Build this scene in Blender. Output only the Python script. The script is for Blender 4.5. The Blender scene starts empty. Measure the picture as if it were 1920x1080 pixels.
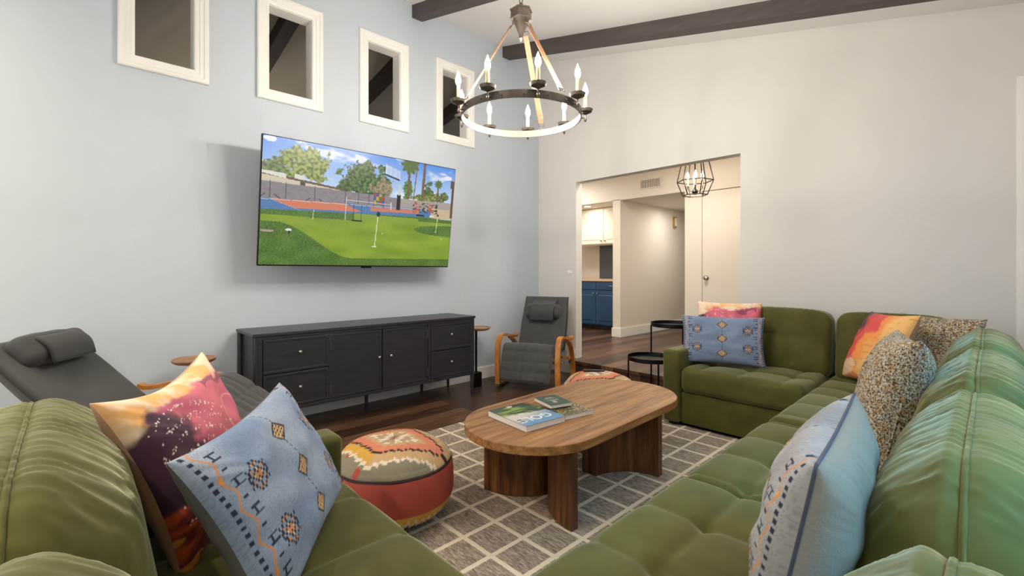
import bpy, bmesh, math, random
from math import sin, cos, pi, sqrt, exp, floor
from mathutils import Vector, Matrix, noise
random.seed(7)
S = bpy.context.scene
COL = S.collection

# ---------------------------------------------------------------- camera, world, light, exposure
cam = bpy.data.cameras.new('camera')
cam.sensor_width = 36.0
cam.lens = 864.1 / 1920 * 36
cam.shift_y = -30.2 / 1920
cam.clip_start = 0.02
camo = bpy.data.objects.new('camera', cam)
camo.location = (0, 0, 1.2)
camo.rotation_euler = (pi / 2, 0, 0.80632)
COL.objects.link(camo)
S.camera = camo

S.view_settings.view_transform = 'Standard'
S.view_settings.look = 'None'
S.view_settings.gamma = 1
S.view_settings.use_curve_mapping = False
S.view_settings.exposure = 0.10
S.cycles.max_bounces = 8
S.cycles.diffuse_bounces = 5
S.cycles.use_denoising = True
S.cycles.sample_clamp_indirect = 6

W = bpy.data.worlds.new('daylight')
S.world = W
W.use_nodes = True
bgn = W.node_tree.nodes['Background']
bgn.inputs[0].default_value = (0.85, 0.93, 1.0, 1)
bgn.inputs[1].default_value = 0.8


def area(name, loc, direction, sx, sy, power, color, portal=False):
    l = bpy.data.lights.new(name, 'AREA')
    l.shape = 'RECTANGLE'
    l.size = sx
    l.size_y = sy
    l.energy = power
    l.color = color
    o = bpy.data.objects.new(name, l)
    o.location = loc
    o.rotation_euler = Vector(direction).to_track_quat('-Z', 'Y').to_euler()
    COL.objects.link(o)
    if portal:
        l.cycles.is_portal = True
    return o


def point(name, loc, power, color, r=0.03):
    l = bpy.data.lights.new(name, 'POINT')
    l.energy = power
    l.color = color
    l.shadow_soft_size = r
    o = bpy.data.objects.new(name, l)
    o.location = loc
    COL.objects.link(o)
    return o


# daylight through the glass doors in the right wall; lamp behind the camera is added fill
_d = area('daylight_right', (0.60, 1.9, 1.62), (-0.50, 0, -0.86), 2.9, 0.4, 18, (0.24, 0.66, 1.0))
_d.data.spread = 0.85
area('fill_behind', (-1.9, -3.35, 1.5), (0.1, 1, -0.05), 3.6, 2.3, 45, (1.0, 0.95, 0.88))
# unseen warm fill lamps added near the ceiling in the rear half of the room
for _x in (-3.0, -1.8, -0.6):
    area('warm_fill', (_x, -1.3, 3.80 - 0.235 * (_x + 3.99)), (0, 0, -1), 0.16, 0.16, 50, (1, 0.88, 0.70))
# hall: recessed lamps
area('hall_downlight', (-2.6, 5.0, 2.72), (0, 0, -1), 0.5, 0.5, 25, (1, 0.94, 0.86))
area('corridor_downlight', (-3.45, 7.4, 2.30), (0, 0, -1), 0.3, 0.3, 10, (1, 0.95, 0.88))
area('kitchen_downlight', (-4.85, 6.45, 2.31), (0, 0, -1), 0.12, 0.12, 4, (1, 0.9, 0.75))
area('kitchen_light', (-5.0, 5.4, 2.7), (0, 0, -1), 0.5, 0.5, 30, (1, 0.95, 0.86))
# the room beyond the clerestory openings
area('beyond_light', (-6.5, 1.5, 2.0), (0, 0, 1), 1.5, 1.5, 9, (1, 0.88, 0.72))


# ---------------------------------------------------------------- helpers
def lin(r, g, b):
    f = lambda c: (c / 255 / 12.92) if c / 255 <= 0.04045 else ((c / 255 + 0.055) / 1.055) ** 2.4
    return (f(r), f(g), f(b))


def mixc(a, b, t):
    t = 0 if t < 0 else 1 if t > 1 else t
    return (a[0] + (b[0] - a[0]) * t, a[1] + (b[1] - a[1]) * t, a[2] + (b[2] - a[2]) * t)


def sst(a, b, x):
    t = (x - a) / (b - a)
    t = 0 if t < 0 else 1 if t > 1 else t
    return t * t * (3 - 2 * t)


def nz(x, y, z=0.0, s=1.0):
    return noise.noise(Vector((x * s, y * s, z)))


def fb(x, y, z=0.0, s=1.0, o=4):
    return noise.fractal(Vector((x * s, y * s, z)), 1.0, 2.0, o)


def put(name, me, parent=None, loc=None, label=None, cat=None, group=None, kind=None):
    o = bpy.data.objects.new(name, me)
    COL.objects.link(o)
    if parent:
        o.parent = parent
    if loc:
        o.location = loc
    for k, v in (('label', label), ('category', cat), ('group', group), ('kind', kind)):
        if v:
            o[k] = v
    return o


def thing(name, label, cat, loc=(0, 0, 0), rz=0.0, group=None, kind=None):
    o = put(name, None, None, loc, label, cat, group, kind)
    o.rotation_euler = (0, 0, rz)
    o.empty_display_size = 0.1
    return o


class MB:
    def __init__(s):
        s.v = []
        s.f = []
        s.c = []

    def add(s, vs, fs, cs=None):
        b = len(s.v)
        s.v += [tuple(v) for v in vs]
        s.f += [tuple(i + b for i in f) for f in fs]
        if cs:
            s.c += cs
        return s

    def box(s, x0, x1, y0, y1, z0, z1, bev=0.0):
        if bev <= 0:
            vs = [(x, y, z) for z in (z0, z1) for y in (y0, y1) for x in (x0, x1)]
            return s.add(vs, [(0, 2, 3, 1), (4, 5, 7, 6), (0, 1, 5, 4), (2, 6, 7, 3), (0, 4, 6, 2), (1, 3, 7, 5)])
        bm = bmesh.new()
        bmesh.ops.create_cube(bm, size=1)
        for v in bm.verts:
            v.co = Vector(((x0 + x1) / 2 + v.co.x * (x1 - x0), (y0 + y1) / 2 + v.co.y * (y1 - y0), (z0 + z1) / 2 + v.co.z * (z1 - z0)))
        bmesh.ops.bevel(bm, geom=bm.edges[:], offset=bev, segments=3, profile=0.5, affect='EDGES')
        bm.verts.index_update()
        s.add([v.co[:] for v in bm.verts], [[v.index for v in f.verts] for f in bm.faces])
        bm.free()
        return s

    def tube(s, pts, r, n=10, closed=False, cap=True):
        P = [Vector(p) for p in pts]
        m = len(P)
        rr = r if isinstance(r, (list, tuple)) else [r] * m
        vs = []
        prev = None
        for i in range(m):
            if closed:
                t = (P[(i + 1) % m] - P[i - 1]).normalized()
            else:
                t = (P[min(i + 1, m - 1)] - P[max(i - 1, 0)]).normalized()
            if prev is None:
                a = Vector((0, 0, 1)) if abs(t.z) < 0.9 else Vector((1, 0, 0))
                u = t.cross(a).normalized()
            else:
                u = (prev - t * prev.dot(t)).normalized()
            prev = u
            w = t.cross(u)
            for k in range(n):
                an = 2 * pi * k / n
                vs.append(P[i] + (u * cos(an) + w * sin(an)) * rr[i])
        fs = []
        for i in range(m if closed else m - 1):
            j = (i + 1) % m
            for k in range(n):
                k2 = (k + 1) % n
                fs.append((i * n + k, i * n + k2, j * n + k2, j * n + k))
        if cap and not closed:
            fs.append(tuple(range(n))[::-1])
            fs.append(tuple((m - 1) * n + k for k in range(n)))
        return s.add(vs, fs)

    def lathe(s, prof, c=(0, 0, 0), n=32):
        vs = []
        for (r, z) in prof:
            for k in range(n):
                a = 2 * pi * k / n
                vs.append((c[0] + r * cos(a), c[1] + r * sin(a), c[2] + z))
        fs = []
        for i in range(len(prof) - 1):
            for k in range(n):
                k2 = (k + 1) % n
                fs.append((i * n + k, i * n + k2, (i + 1) * n + k2, (i + 1) * n + k))
        fs.append(tuple(range(n))[::-1])
        fs.append(tuple((len(prof) - 1) * n + k for k in range(n)))
        return s.add(vs, fs)

    def prism(s, pts, z0, z1):
        n = len(pts)
        vs = [(x, y, z0) for x, y in pts] + [(x, y, z1) for x, y in pts]
        fs = [tuple(range(n))[::-1], tuple(range(n, 2 * n))] + [(i, (i + 1) % n, n + (i + 1) % n, n + i) for i in range(n)]
        return s.add(vs, fs)

    def ribbon(s, path, x0, x1, th):
        """path in (y,z); extruded x0..x1 with thickness th to both sides"""
        m = len(path)
        vs = []
        for i in range(m):
            a = Vector(path[max(i - 1, 0)])
            b = Vector(path[min(i + 1, m - 1)])
            t = (b - a).normalized()
            n_ = Vector((-t.y, t.x)) * th / 2
            p = Vector(path[i])
            for q in (p + n_, p - n_):
                vs.append((x0, q.x, q.y))
                vs.append((x1, q.x, q.y))
        fs = []
        for i in range(m - 1):
            b = i * 4
            c = b + 4
            fs += [(b, b + 1, c + 1, c), (b + 2, c + 2, c + 3, b + 3), (b, c, c + 2, b + 2), (b + 1, b + 3, c + 3, c + 1)]
        fs += [(0, 2, 3, 1), (4 * m - 4, 4 * m - 3, 4 * m - 1, 4 * m - 2)]
        return s.add(vs, fs)

    def build(s, name, mat, parent=None, smooth=False, bevel=0, auto=None, **kw):
        me = bpy.data.meshes.new(name)
        me.from_pydata(s.v, [], s.f)
        bm = bmesh.new()
        bm.from_mesh(me)
        bmesh.ops.recalc_face_normals(bm, faces=bm.faces[:])
        bm.to_mesh(me)
        bm.free()
        me.materials.append(mat)
        if s.c:
            at = me.color_attributes.new('Col', 'FLOAT_COLOR', 'POINT')
            flat = []
            for c in s.c:
                flat += [c[0], c[1], c[2], 1.0]
            at.data.foreach_set('color', flat)
        if smooth:
            me.polygons.foreach_set('use_smooth', [True] * len(me.polygons))
            if auto:
                me.set_sharp_from_angle(angle=auto)
        o = put(name, me, parent, **kw)
        if bevel:
            m = o.modifiers.new('bevel', 'BEVEL')
            m.width = bevel
            m.segments = 2
            m.limit_method = 'ANGLE'
            m.angle_limit = 0.7
        return o


def smooth_path(pts, n=8):
    P = [Vector(p) for p in pts]
    out = []
    for i in range(len(P) - 1):
        p0 = P[max(i - 1, 0)]
        p1 = P[i]
        p2 = P[i + 1]
        p3 = P[min(i + 2, len(P) - 1)]
        for k in range(n):
            t = k / n
            out.append(0.5 * ((2 * p1) + (p2 - p0) * t + (2 * p0 - 5 * p1 + 4 * p2 - p3) * t * t + (3 * p1 - p0 - 3 * p2 + p3) * t ** 3))
    out.append(P[-1])
    return [tuple(p) for p in out]


# ---------------------------------------------------------------- materials
def newmat(name):
    m = bpy.data.materials.new(name)
    m.use_nodes = True
    nt = m.node_tree
    return m, nt, nt.nodes['Principled BSDF']


def N(nt, t, **kw):
    n = nt.nodes.new(t)
    for k, v in kw.items():
        setattr(n, k, v)
    return n


def ramp(nt, stops, fac):
    r = N(nt, 'ShaderNodeValToRGB')
    e = r.color_ramp.elements
    while len(e) < len(stops):
        e.new(0.5)
    for i, (p, c) in enumerate(stops):
        e[i].position = p
        e[i].color = (c[0], c[1], c[2], 1)
    nt.links.new(fac, r.inputs[0])
    return r.outputs[0]


def noisetex(nt, scale, detail=4, rough=0.5, stretch=None, coord='Object'):
    tc = N(nt, 'ShaderNodeTexCoord')
    mp = N(nt, 'ShaderNodeMapping')
    if stretch:
        mp.inputs['Scale'].default_value = stretch
    nt.links.new(tc.outputs[coord], mp.inputs[0])
    n = N(nt, 'ShaderNodeTexNoise')
    n.inputs['Scale'].default_value = scale
    n.inputs['Detail'].default_value = detail
    n.inputs['Roughness'].default_value = rough
    nt.links.new(mp.outputs[0], n.inputs['Vector'])
    return n.outputs['Fac']


def addbump(nt, p, fac, strength=0.2, dist=0.01):
    b = N(nt, 'ShaderNodeBump')
    b.inputs['Strength'].default_value = strength
    b.inputs['Distance'].default_value = dist
    nt.links.new(fac, b.inputs['Height'])
    nt.links.new(b.outputs[0], p.inputs['Normal'])


def simple(name, c, rough=0.5, metal=0.0, bump=None, var=0.0, vscale=8, spec=None, stretch=None, sheen=0):
    m, nt, p = newmat(name)
    p.inputs['Roughness'].default_value = rough
    p.inputs['Metallic'].default_value = metal
    if spec is not None:
        p.inputs['Specular IOR Level'].default_value = spec
    if sheen:
        p.inputs['Sheen Weight'].default_value = sheen
        p.inputs['Sheen Roughness'].default_value = 0.4
    c = lin(*c)
    f = noisetex(nt, vscale, 5, 0.6, stretch)
    lo = tuple(x * (1 - var) for x in c)
    hi = tuple(x * (1 + var) for x in c)
    nt.links.new(ramp(nt, [(0.3, lo), (0.7, hi)], f), p.inputs['Base Color'])
    if bump:
        addbump(nt, p, noisetex(nt, bump[0], 3, 0.5, stretch), bump[1], bump[2] if len(bump) > 2 else 0.005)
    return m


def colmat(name, rough=0.85, bump=(250, 0.3, 0.002), sheen=0.0, emit=0.0):
    m, nt, p = newmat(name)
    a = N(nt, 'ShaderNodeVertexColor', layer_name='Col')
    nt.links.new(a.outputs[0], p.inputs['Base Color'])
    p.inputs['Roughness'].default_value = rough
    if sheen:
        p.inputs['Sheen Weight'].default_value = sheen
    if emit:
        p.inputs['Base Color'].default_value = (0, 0, 0, 1)
        nt.links.remove(p.inputs['Base Color'].links[0])
        nt.links.new(a.outputs[0], p.inputs['Emission Color'])
        p.inputs['Emission Strength'].default_value = emit
        p.inputs['Base Color'].default_value = (0.01, 0.01, 0.01, 1)
    elif bump:
        addbump(nt, p, noisetex(nt, bump[0], 2, 0.5), bump[1], bump[2])
    return m


def wood(name, cols, stretch=(14, 1.2, 14), scale=3.0, rough=0.45, bump=0.08):
    m, nt, p = newmat(name)
    f = noisetex(nt, scale, 8, 0.62, stretch)
    n = len(cols)
    nt.links.new(ramp(nt, [(0.28 + 0.44 * i / (n - 1), lin(*c)) for i, c in enumerate(cols)], f), p.inputs['Base Color'])
    p.inputs['Roughness'].default_value = rough
    addbump(nt, p, noisetex(nt, scale * 3, 5, 0.6, stretch), bump, 0.004)
    return m


def emis(name, c, s):
    m, nt, p = newmat(name)
    p.inputs['Base Color'].default_value = (0, 0, 0, 1)
    p.inputs['Emission Color'].default_value = (*c, 1)
    p.inputs['Emission Strength'].default_value = s
    return m


m_wall = simple('wall_white_paint', (218, 216, 212), 0.85, bump=(38, 0.22, 0.006), var=0.01)
m_wall_bluelit = simple('wall_paint_blue_daylit', (194, 203, 212), 0.7, bump=(38, 0.3, 0.006), var=0.01)  # bluish window light on this wall is tinted into its paint colour
m_hall = simple('wall_hall_paint', (222, 214, 202), 0.8, bump=(38, 0.15, 0.006), var=0.01)
m_ceil = simple('ceiling_paint', (226, 225, 222), 0.9, bump=(40, 0.2, 0.006), var=0.01)
m_other = simple('beyond_paint', (190, 184, 172), 0.9, var=0.05, vscale=1.5)
m_trim = simple('trim_white', (238, 237, 233), 0.4, var=0.01)
m_beam = simple('dark_beam_wood', (74, 66, 63), 0.6, bump=(20, 0.25, 0.004), var=0.18, vscale=3, stretch=(1, 8, 8))
m_black = simple('black_metal', (22, 22, 24), 0.4, 0.6, var=0.05)
m_iron = simple('aged_iron', (104, 96, 88), 0.38, 0.75, var=0.15, vscale=20)
m_chrome = simple('polished_metal', (190, 186, 178), 0.2, 1.0)
m_brass = simple('warm_brass', (190, 160, 100), 0.3, 1.0)
m_candle = simple('candle_sleeve', (206, 178, 128), 0.5, var=0.05)
m_strap = simple('tan_leather', (150, 108, 78), 0.6, var=0.15, vscale=14, bump=(90, 0.2, 0.002))
m_walnut = wood('coffee_table_walnut', [(104, 66, 34), (148, 102, 58), (176, 128, 78), (198, 152, 98)], (16, 1.1, 16), 2.2, 0.42)
m_leg = wood('coffee_table_leg_walnut', [(50, 28, 14), (84, 50, 28), (116, 74, 42), (142, 96, 58)], (12, 12, 1.0), 2.4, 0.42)
m_sidewood = wood('side_table_wood', [(120, 86, 60), (160, 118, 84), (190, 146, 106)], (10, 1.5, 10), 4, 0.4)
m_bent = wood('honey_bentwood', [(146, 88, 36), (186, 122, 54), (210, 150, 78)], (6, 2, 2), 4, 0.32)
m_graycloth = simple('charcoal_upholstery', (72, 72, 72), 0.85, var=0.10, vscale=6, bump=(260, 0.3, 0.002), sheen=0.25)
m_graydk = simple('dark_charcoal_pillow', (60, 60, 61), 0.75, var=0.10, vscale=6, bump=(260, 0.25, 0.002), sheen=0.2)
m_sb = simple('black_stained_oak', (40, 41, 46), 0.36, var=0.3, vscale=5, stretch=(3, 1, 10), bump=(30, 0.35, 0.002), spec=0.6)
m_page = simple('book_pages', (238, 234, 226), 0.7, var=0.03, vscale=60, stretch=(1, 1, 40))
m_blue = simple('navy_cabinet_paint', (34, 70, 108), 0.4, var=0.06)
m_cabw = simple('cream_cabinet_paint', (232, 226, 208), 0.45, var=0.02)
m_counter = simple('counter_tan', (206, 176, 140), 0.35, var=0.12, vscale=30)
m_splash = simple('slate_backsplash', (84, 88, 102), 0.4, var=0.1, vscale=3)
m_cord = simple('zigzag_cord', (74, 78, 92), 0.8)
m_plain = simple('plain_gray_cotton', (150, 149, 144), 0.85)
m_slot = simple('vent_dark', (96, 84, 72), 0.8)
m_rubber = simple('black_plastic', (20, 20, 22), 0.5)
m_bulb = emis('bulb_glow', (1.0, 0.90, 0.79), 680)
m_bulb2 = emis('lantern_bulb_glow', (1.0, 0.85, 0.62), 16)
m_disc = emis('recessed_lamp_glow', (1.0, 0.92, 0.8), 6)
m_paint = colmat('woven_fabric')
m_print = colmat('printed_velvet', 0.75, (200, 0.15, 0.001), 0.15)
m_cover = colmat('book_cover', 0.35, None)
m_screen = colmat('screen_picture', 0.3, None, emit=0.85)


def velvet(name, c0, c1):
    m, nt, p = newmat(name)
    f = noisetex(nt, 5, 5, 0.6)
    nt.links.new(ramp(nt, [(0.32, lin(*c0)), (0.68, lin(*c1))], f), p.inputs['Base Color'])
    p.inputs['Roughness'].default_value = 0.75
    p.inputs['Specular IOR Level'].default_value = 0.25
    p.inputs['Sheen Weight'].default_value = 0.6
    p.inputs['Sheen Roughness'].default_value = 0.35
    p.inputs['Sheen Tint'].default_value = (0.80, 0.84, 0.60, 1)
    addbump(nt, p, noisetex(nt, 40, 3, 0.6), 0.12, 0.004)
    return m


m_velvet = velvet('green_velvet', (72, 72, 30), (92, 91, 42))

# plank floor
m_floor, nt, p = newmat('dark_plank_floor')
tc = N(nt, 'ShaderNodeTexCoord')
mp = N(nt, 'ShaderNodeMapping')
mp.inputs['Rotation'].default_value = (0, 0, pi / 2)
nt.links.new(tc.outputs['Object'], mp.inputs[0])
br = N(nt, 'ShaderNodeTexBrick')
br.offset = 0.37
br.inputs['Color1'].default_value = (0, 0, 0, 1)
br.inputs['Color2'].default_value = (1, 1, 1, 1)
br.inputs['Mortar'].default_value = (0.0, 0.0, 0.0, 1)
br.inputs['Scale'].default_value = 1
br.inputs['Mortar Size'].default_value = 0.0022
br.inputs['Brick Width'].default_value = 1.25
br.inputs['Row Height'].default_value = 0.155
nt.links.new(mp.outputs[0], br.inputs['Vector'])
f1 = noisetex(nt, 3.2, 8, 0.65, (12, 1.0, 1))
mx = N(nt, 'ShaderNodeMix')
mx.inputs[0].default_value = 0.32
nt.links.new(f1, mx.inputs[2])
nt.links.new(br.outputs['Color'], mx.inputs[3])
c_ = ramp(nt, [(0.25, lin(34, 22, 16)), (0.42, lin(66, 44, 32)), (0.58, lin(96, 68, 50)), (0.75, lin(130, 96, 72))], mx.outputs[0])
mm = N(nt, 'ShaderNodeMix', data_type='RGBA')
nt.links.new(br.outputs['Fac'], mm.inputs[0])
nt.links.new(c_, mm.inputs[6])
mm.inputs[7].default_value = (0.006, 0.004, 0.003, 1)
nt.links.new(mm.outputs[2], p.inputs['Base Color'])
p.inputs['Roughness'].default_value = 0.36
addbump(nt, p, f1, 0.12, 0.004)

# rug: cream lattice on heathered taupe
m_rug, nt, p = newmat('lattice_rug')
tc = N(nt, 'ShaderNodeTexCoord')
sp = N(nt, 'ShaderNodeSeparateXYZ')
wn = N(nt, 'ShaderNodeTexNoise')
wn.inputs['Scale'].default_value = 60
va = N(nt, 'ShaderNodeVectorMath', operation='MULTIPLY_ADD')
nt.links.new(tc.outputs['Object'], wn.inputs['Vector'])
nt.links.new(wn.outputs['Color'], va.inputs[0])
va.inputs[1].default_value = (0.006, 0.006, 0)
nt.links.new(tc.outputs['Object'], va.inputs[2])
nt.links.new(va.outputs[0], sp.inputs[0])


def stripe(out, off):
    a = N(nt, 'ShaderNodeMath', operation='ADD')
    a.inputs[1].default_value = -off + 0.1885 * 40 + 0.1885 / 2
    nt.links.new(out, a.inputs[0])
    b = N(nt, 'ShaderNodeMath', operation='MODULO')
    b.inputs[1].default_value = 0.1885
    nt.links.new(a.outputs[0], b.inputs[0])
    c = N(nt, 'ShaderNodeMath', operation='SUBTRACT')
    c.inputs[1].default_value = 0.1885 / 2
    nt.links.new(b.outputs[0], c.inputs[0])
    d = N(nt, 'ShaderNodeMath', operation='ABSOLUTE')
    nt.links.new(c.outputs[0], d.inputs[0])
    e = N(nt, 'ShaderNodeMath', operation='LESS_THAN')
    e.inputs[1].default_value = 0.0115
    nt.links.new(d.outputs[0], e.inputs[0])
    return e.outputs[0]


mxx = N(nt, 'ShaderNodeMath', operation='MAXIMUM')
nt.links.new(stripe(sp.outputs[0], -1.449), mxx.inputs[0])
nt.links.new(stripe(sp.outputs[1], 1.651), mxx.inputs[1])
f2 = noisetex(nt, 26, 6, 0.7, (1, 5, 1))
cell = ramp(nt, [(0.34, lin(104, 88, 76)), (0.5, lin(160, 143, 127)), (0.66, lin(204, 188, 170))], f2)
mm = N(nt, 'ShaderNodeMix', data_type='RGBA')
nt.links.new(mxx.outputs[0], mm.inputs[0])
nt.links.new(cell, mm.inputs[6])
mm.inputs[7].default_value = (*lin(236, 222, 198), 1)
nt.links.new(mm.outputs[2], p.inputs['Base Color'])
p.inputs['Roughness'].default_value = 0.95
addbump(nt, p, noisetex(nt, 220, 2, 0.5), 0.5, 0.004)

# tweed pillow cloth
m_tweed, nt, p = newmat('boucle_tweed')
f3 = noisetex(nt, 125, 3, 0.7, (1, 1, 1.5))
f4 = noisetex(nt, 42, 2, 0.5)
base = ramp(nt, [(0.36, lin(24, 22, 22)), (0.45, lin(120, 108, 94)), (0.55, lin(196, 184, 164)), (0.7, lin(224, 214, 196))], f3)
tint = ramp(nt, [(0.52, (1, 1, 1)), (0.62, lin(236, 206, 160))], f4)
mm = N(nt, 'ShaderNodeMix', data_type='RGBA', blend_type='MULTIPLY')
mm.inputs[0].default_value = 1
nt.links.new(base, mm.inputs[6])
nt.links.new(tint, mm.inputs[7])
nt.links.new(mm.outputs[2], p.inputs['Base Color'])
p.inputs['Roughness'].default_value = 0.9
addbump(nt, p, f3, 0.6, 0.006)

m_glass, nt, p = newmat('clear_glass')
p.inputs['Transmission Weight'].default_value = 1
p.inputs['Roughness'].default_value = 0.0
p.inputs['IOR'].default_value = 1.02
p.inputs['Base Color'].default_value = (0.98, 0.99, 1, 1)

# ---------------------------------------------------------------- room shell
LX, BY, RX, SY, HZ = -3.99, 4.295, 0.34, -3.3, 0.182
cz = lambda x: 3.85 - 0.235 * (x - LX)


def struct(name, mb, mat, parent=None, bevel=0, **kw):
    return mb.build(name, mat, parent, bevel=bevel, kind=None if parent else 'structure', **kw)


struct('floor', MB().box(LX - 0.13, RX + 0.12, SY - 0.12, 4.30, -0.1, 0), m_floor)
struct('floor_hall', MB().box(-5.8, 0.4, 4.40, 10.5, -0.1, HZ).box(-3.40, -1.549, 4.17, 4.40, HZ - 0.035, HZ).box(-3.385, -1.549, 4.19, 4.40, -0.1, HZ - 0.035), m_floor)

# left wall with four clerestory openings
WY = [(0.311, 0.648), (1.141, 1.478), (1.982, 2.313), (2.812, 3.142)]
w0, w1 = 2.652, 3.33
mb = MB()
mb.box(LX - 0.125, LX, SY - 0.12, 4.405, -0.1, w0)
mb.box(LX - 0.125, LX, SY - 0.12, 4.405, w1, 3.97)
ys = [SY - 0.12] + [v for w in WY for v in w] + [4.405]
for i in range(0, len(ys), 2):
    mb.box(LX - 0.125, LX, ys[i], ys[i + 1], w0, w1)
struct('wall_left', mb, m_wall_bluelit)


def back_wall():
    mb = MB()
    x0, x1, xd0, xd1, zt = LX, RX + 0.12, -3.391, -1.549, 2.254

    def pr(pts):
        n = len(pts)
        vs = [(x, BY, z) for x, z in pts] + [(x, BY + 0.11, z) for x, z in pts]
        mb.add(vs, [tuple(range(n)), tuple(range(n, 2 * n))[::-1]] + [(i, (i + 1) % n, n + (i + 1) % n, n + i) for i in range(n)])
    pr([(x0, HZ), (xd0, HZ), (xd0, zt), (xd1, zt), (xd1, HZ), (x1, HZ), (x1, cz(x1) + 0.1), (x0, cz(x0) + 0.1)])
    mb.box(x0, xd0, BY, BY + 0.11, -0.1, HZ).box(xd1, x1, BY, BY + 0.11, -0.1, HZ)
    return mb


struct('wall_back', back_wall(), m_wall)

# right wall with a wide pair of glass doors
mb = MB()
dy0, dy1, dz = 0.55, 3.85, 2.15
mb.box(RX, RX + 0.12, SY - 0.12, dy0, -0.1, 3.2).box(RX, RX + 0.12, dy1, BY, -0.1, 3.2).box(RX, RX + 0.12, dy0, dy1, dz, 3.2)
struct('wall_right', mb, m_wall)
gd = thing('door_1', None, None, (RX, 0, 0), kind='structure')
mb = MB()
for a, b in ((dy0, dy0 + 0.06), (2.17, 2.23), (dy1 - 0.06, dy1)):
    mb.box(0.02, 0.08, a, b, 0, dz)
mb.box(0.02, 0.08, dy0, dy1, 0, 0.07).box(0.02, 0.08, dy0, dy1, dz - 0.06, dz)
mb.build('door_frame', m_trim, gd)
MB().box(0.045, 0.055, dy0 + 0.06, 2.17, 0.07, dz - 0.06).build('pane', m_glass, gd)
MB().box(0.045, 0.055, 2.23, dy1 - 0.06, 0.07, dz - 0.06).build('pane', m_glass, gd)

# rear wall (behind the camera) with an unseen opening added to let light in
mb = MB()
mb.box(LX, RX, SY - 0.12, SY, -0.1, 0.3).box(LX, RX, SY - 0.12, SY, 2.7, 3.9).box(LX, -3.75, SY - 0.12, SY, 0.3, 2.7).box(-0.05, RX, SY - 0.12, SY, 0.3, 2.7)
struct('wall_behind', mb, m_wall)

# ceiling
mb = MB()
vs = [(x, y, cz(x) + dzz) for dzz in (0, 0.1) for y in (SY - 0.12, BY + 0.11) for x in (LX, RX + 0.12)]
mb.add(vs, [(0, 2, 3, 1), (4, 5, 7, 6), (0, 1, 5, 4), (2, 6, 7, 3), (0, 4, 6, 2), (1, 3, 7, 5)])
struct('ceiling', mb, m_ceil)
for i, yb in enumerate((3.672, 2.45, 1.22, -0.01, -1.24, -2.47)):
    mb = MB()
    vs = [(x, y, cz(x) + dzz) for dzz in (-0.125, 0.0) for y in (yb, yb + 0.115) for x in (LX, RX)]
    mb.add(vs, [(0, 2, 3, 1), (4, 5, 7, 6), (0, 1, 5, 4), (2, 6, 7, 3), (0, 4, 6, 2), (1, 3, 7, 5)])
    if i < 2:
        lab = ('dark brown ceiling beam nearest the wall with the wide doorway', 'dark brown ceiling beam running out of the picture at the top, left of the chandelier hub')[i]
        mb.build('ceiling_beam', m_beam, label=lab, cat='beam', group='dark beams across the sloped ceiling')
    else:
        mb.build('trim_%d' % (i + 20), m_beam, kind='structure')

# window trims: mitred mouldings with a stepped profile and a lining
for i, (a, b) in enumerate(WY):
    t = thing('window_%d' % (i + 1), None, None, (LX, (a + b) / 2, (w0 + w1) / 2), kind='structure')
    hw, hh = (b - a) / 2, (w1 - w0) / 2
    mb = MB()
    prof = [(0.0, 0.0), (0.0, 0.016), (0.012, 0.020), (0.026, 0.020), (0.030, 0.026), (0.052, 0.026), (0.058, 0.034), (0.078, 0.034), (0.086, 0.028), (0.086, 0.0)]
    vs = []
    for (o, d) in prof:
        for (sy, sz) in ((-1, -1), (1, -1), (1, 1), (-1, 1)):
            vs.append((d, sy * (hw + o), sz * (hh + o)))
    fs = []
    for k in range(len(prof) - 1):
        for j in range(4):
            fs.append((k * 4 + j, k * 4 + (j + 1) % 4, (k + 1) * 4 + (j + 1) % 4, (k + 1) * 4 + j))
    mb.add(vs, fs)
    mb.build('window_frame', m_trim, t)
    mb = MB()
    e = 0.004
    mb.box(-0.125, 0.002, -hw - 0.001, -hw + e, -hh, hh).box(-0.125, 0.002, hw - e, hw + 0.001, -hh, hh)
    mb.box(-0.125, 0.002, -hw, hw, -hh - 0.001, -hh + e).box(-0.125, 0.002, -hw, hw, hh - e, hh + 0.001)
    mb.build('window_lining', m_trim, t)

# room beyond the clerestory: the other slope of the roof with its beams
oz = lambda x: 3.87 - 0.2 * (LX - 0.125 - x)
mb = MB()
vs = [(x, y, oz(x) + dzz) for dzz in (0, 0.1) for y in (-3, 9.0) for x in (LX - 0.1, -10)]
mb.add(vs, [(0, 2, 3, 1), (4, 5, 7, 6), (0, 1, 5, 4), (2, 6, 7, 3), (0, 4, 6, 2), (1, 3, 7, 5)])
struct('ceiling_beyond', mb, m_other)
struct('wall_beyond', MB().box(-10, -9.9, -3, 9, 0, 3.2).box(-10, LX - 0.1, -3.1, -3, 0, 4).box(-10, 0.6, 9, 9.1, 2.9, 4).box(-10, LX - 0.125, -3, 9, -0.1, -0.02), m_other)
for yb in (1.61, 2.85, 4.06, 0.38, -0.85):
    mb = MB()
    vs = [(x, y, oz(x) + dzz) for dzz in (-0.15, 0.0) for y in (yb - 0.12, yb) for x in (LX - 0.125, -10)]
    mb.add(vs, [(0, 2, 3, 1), (4, 5, 7, 6), (0, 1, 5, 4), (2, 6, 7, 3), (0, 4, 6, 2), (1, 3, 7, 5)])
    n_ = {1.61: 'second', 2.85: 'third', 4.06: 'fourth'}.get(yb)
    if n_:
        mb.build('ceiling_beam', m_beam, label='dark rafter of the next room seen through the %s opening from the left' % n_, cat='beam', group='rafters of the next room')
    else:
        mb.build('trim_%d' % (40 + int(yb * 10)), m_beam, kind='structure')

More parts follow.
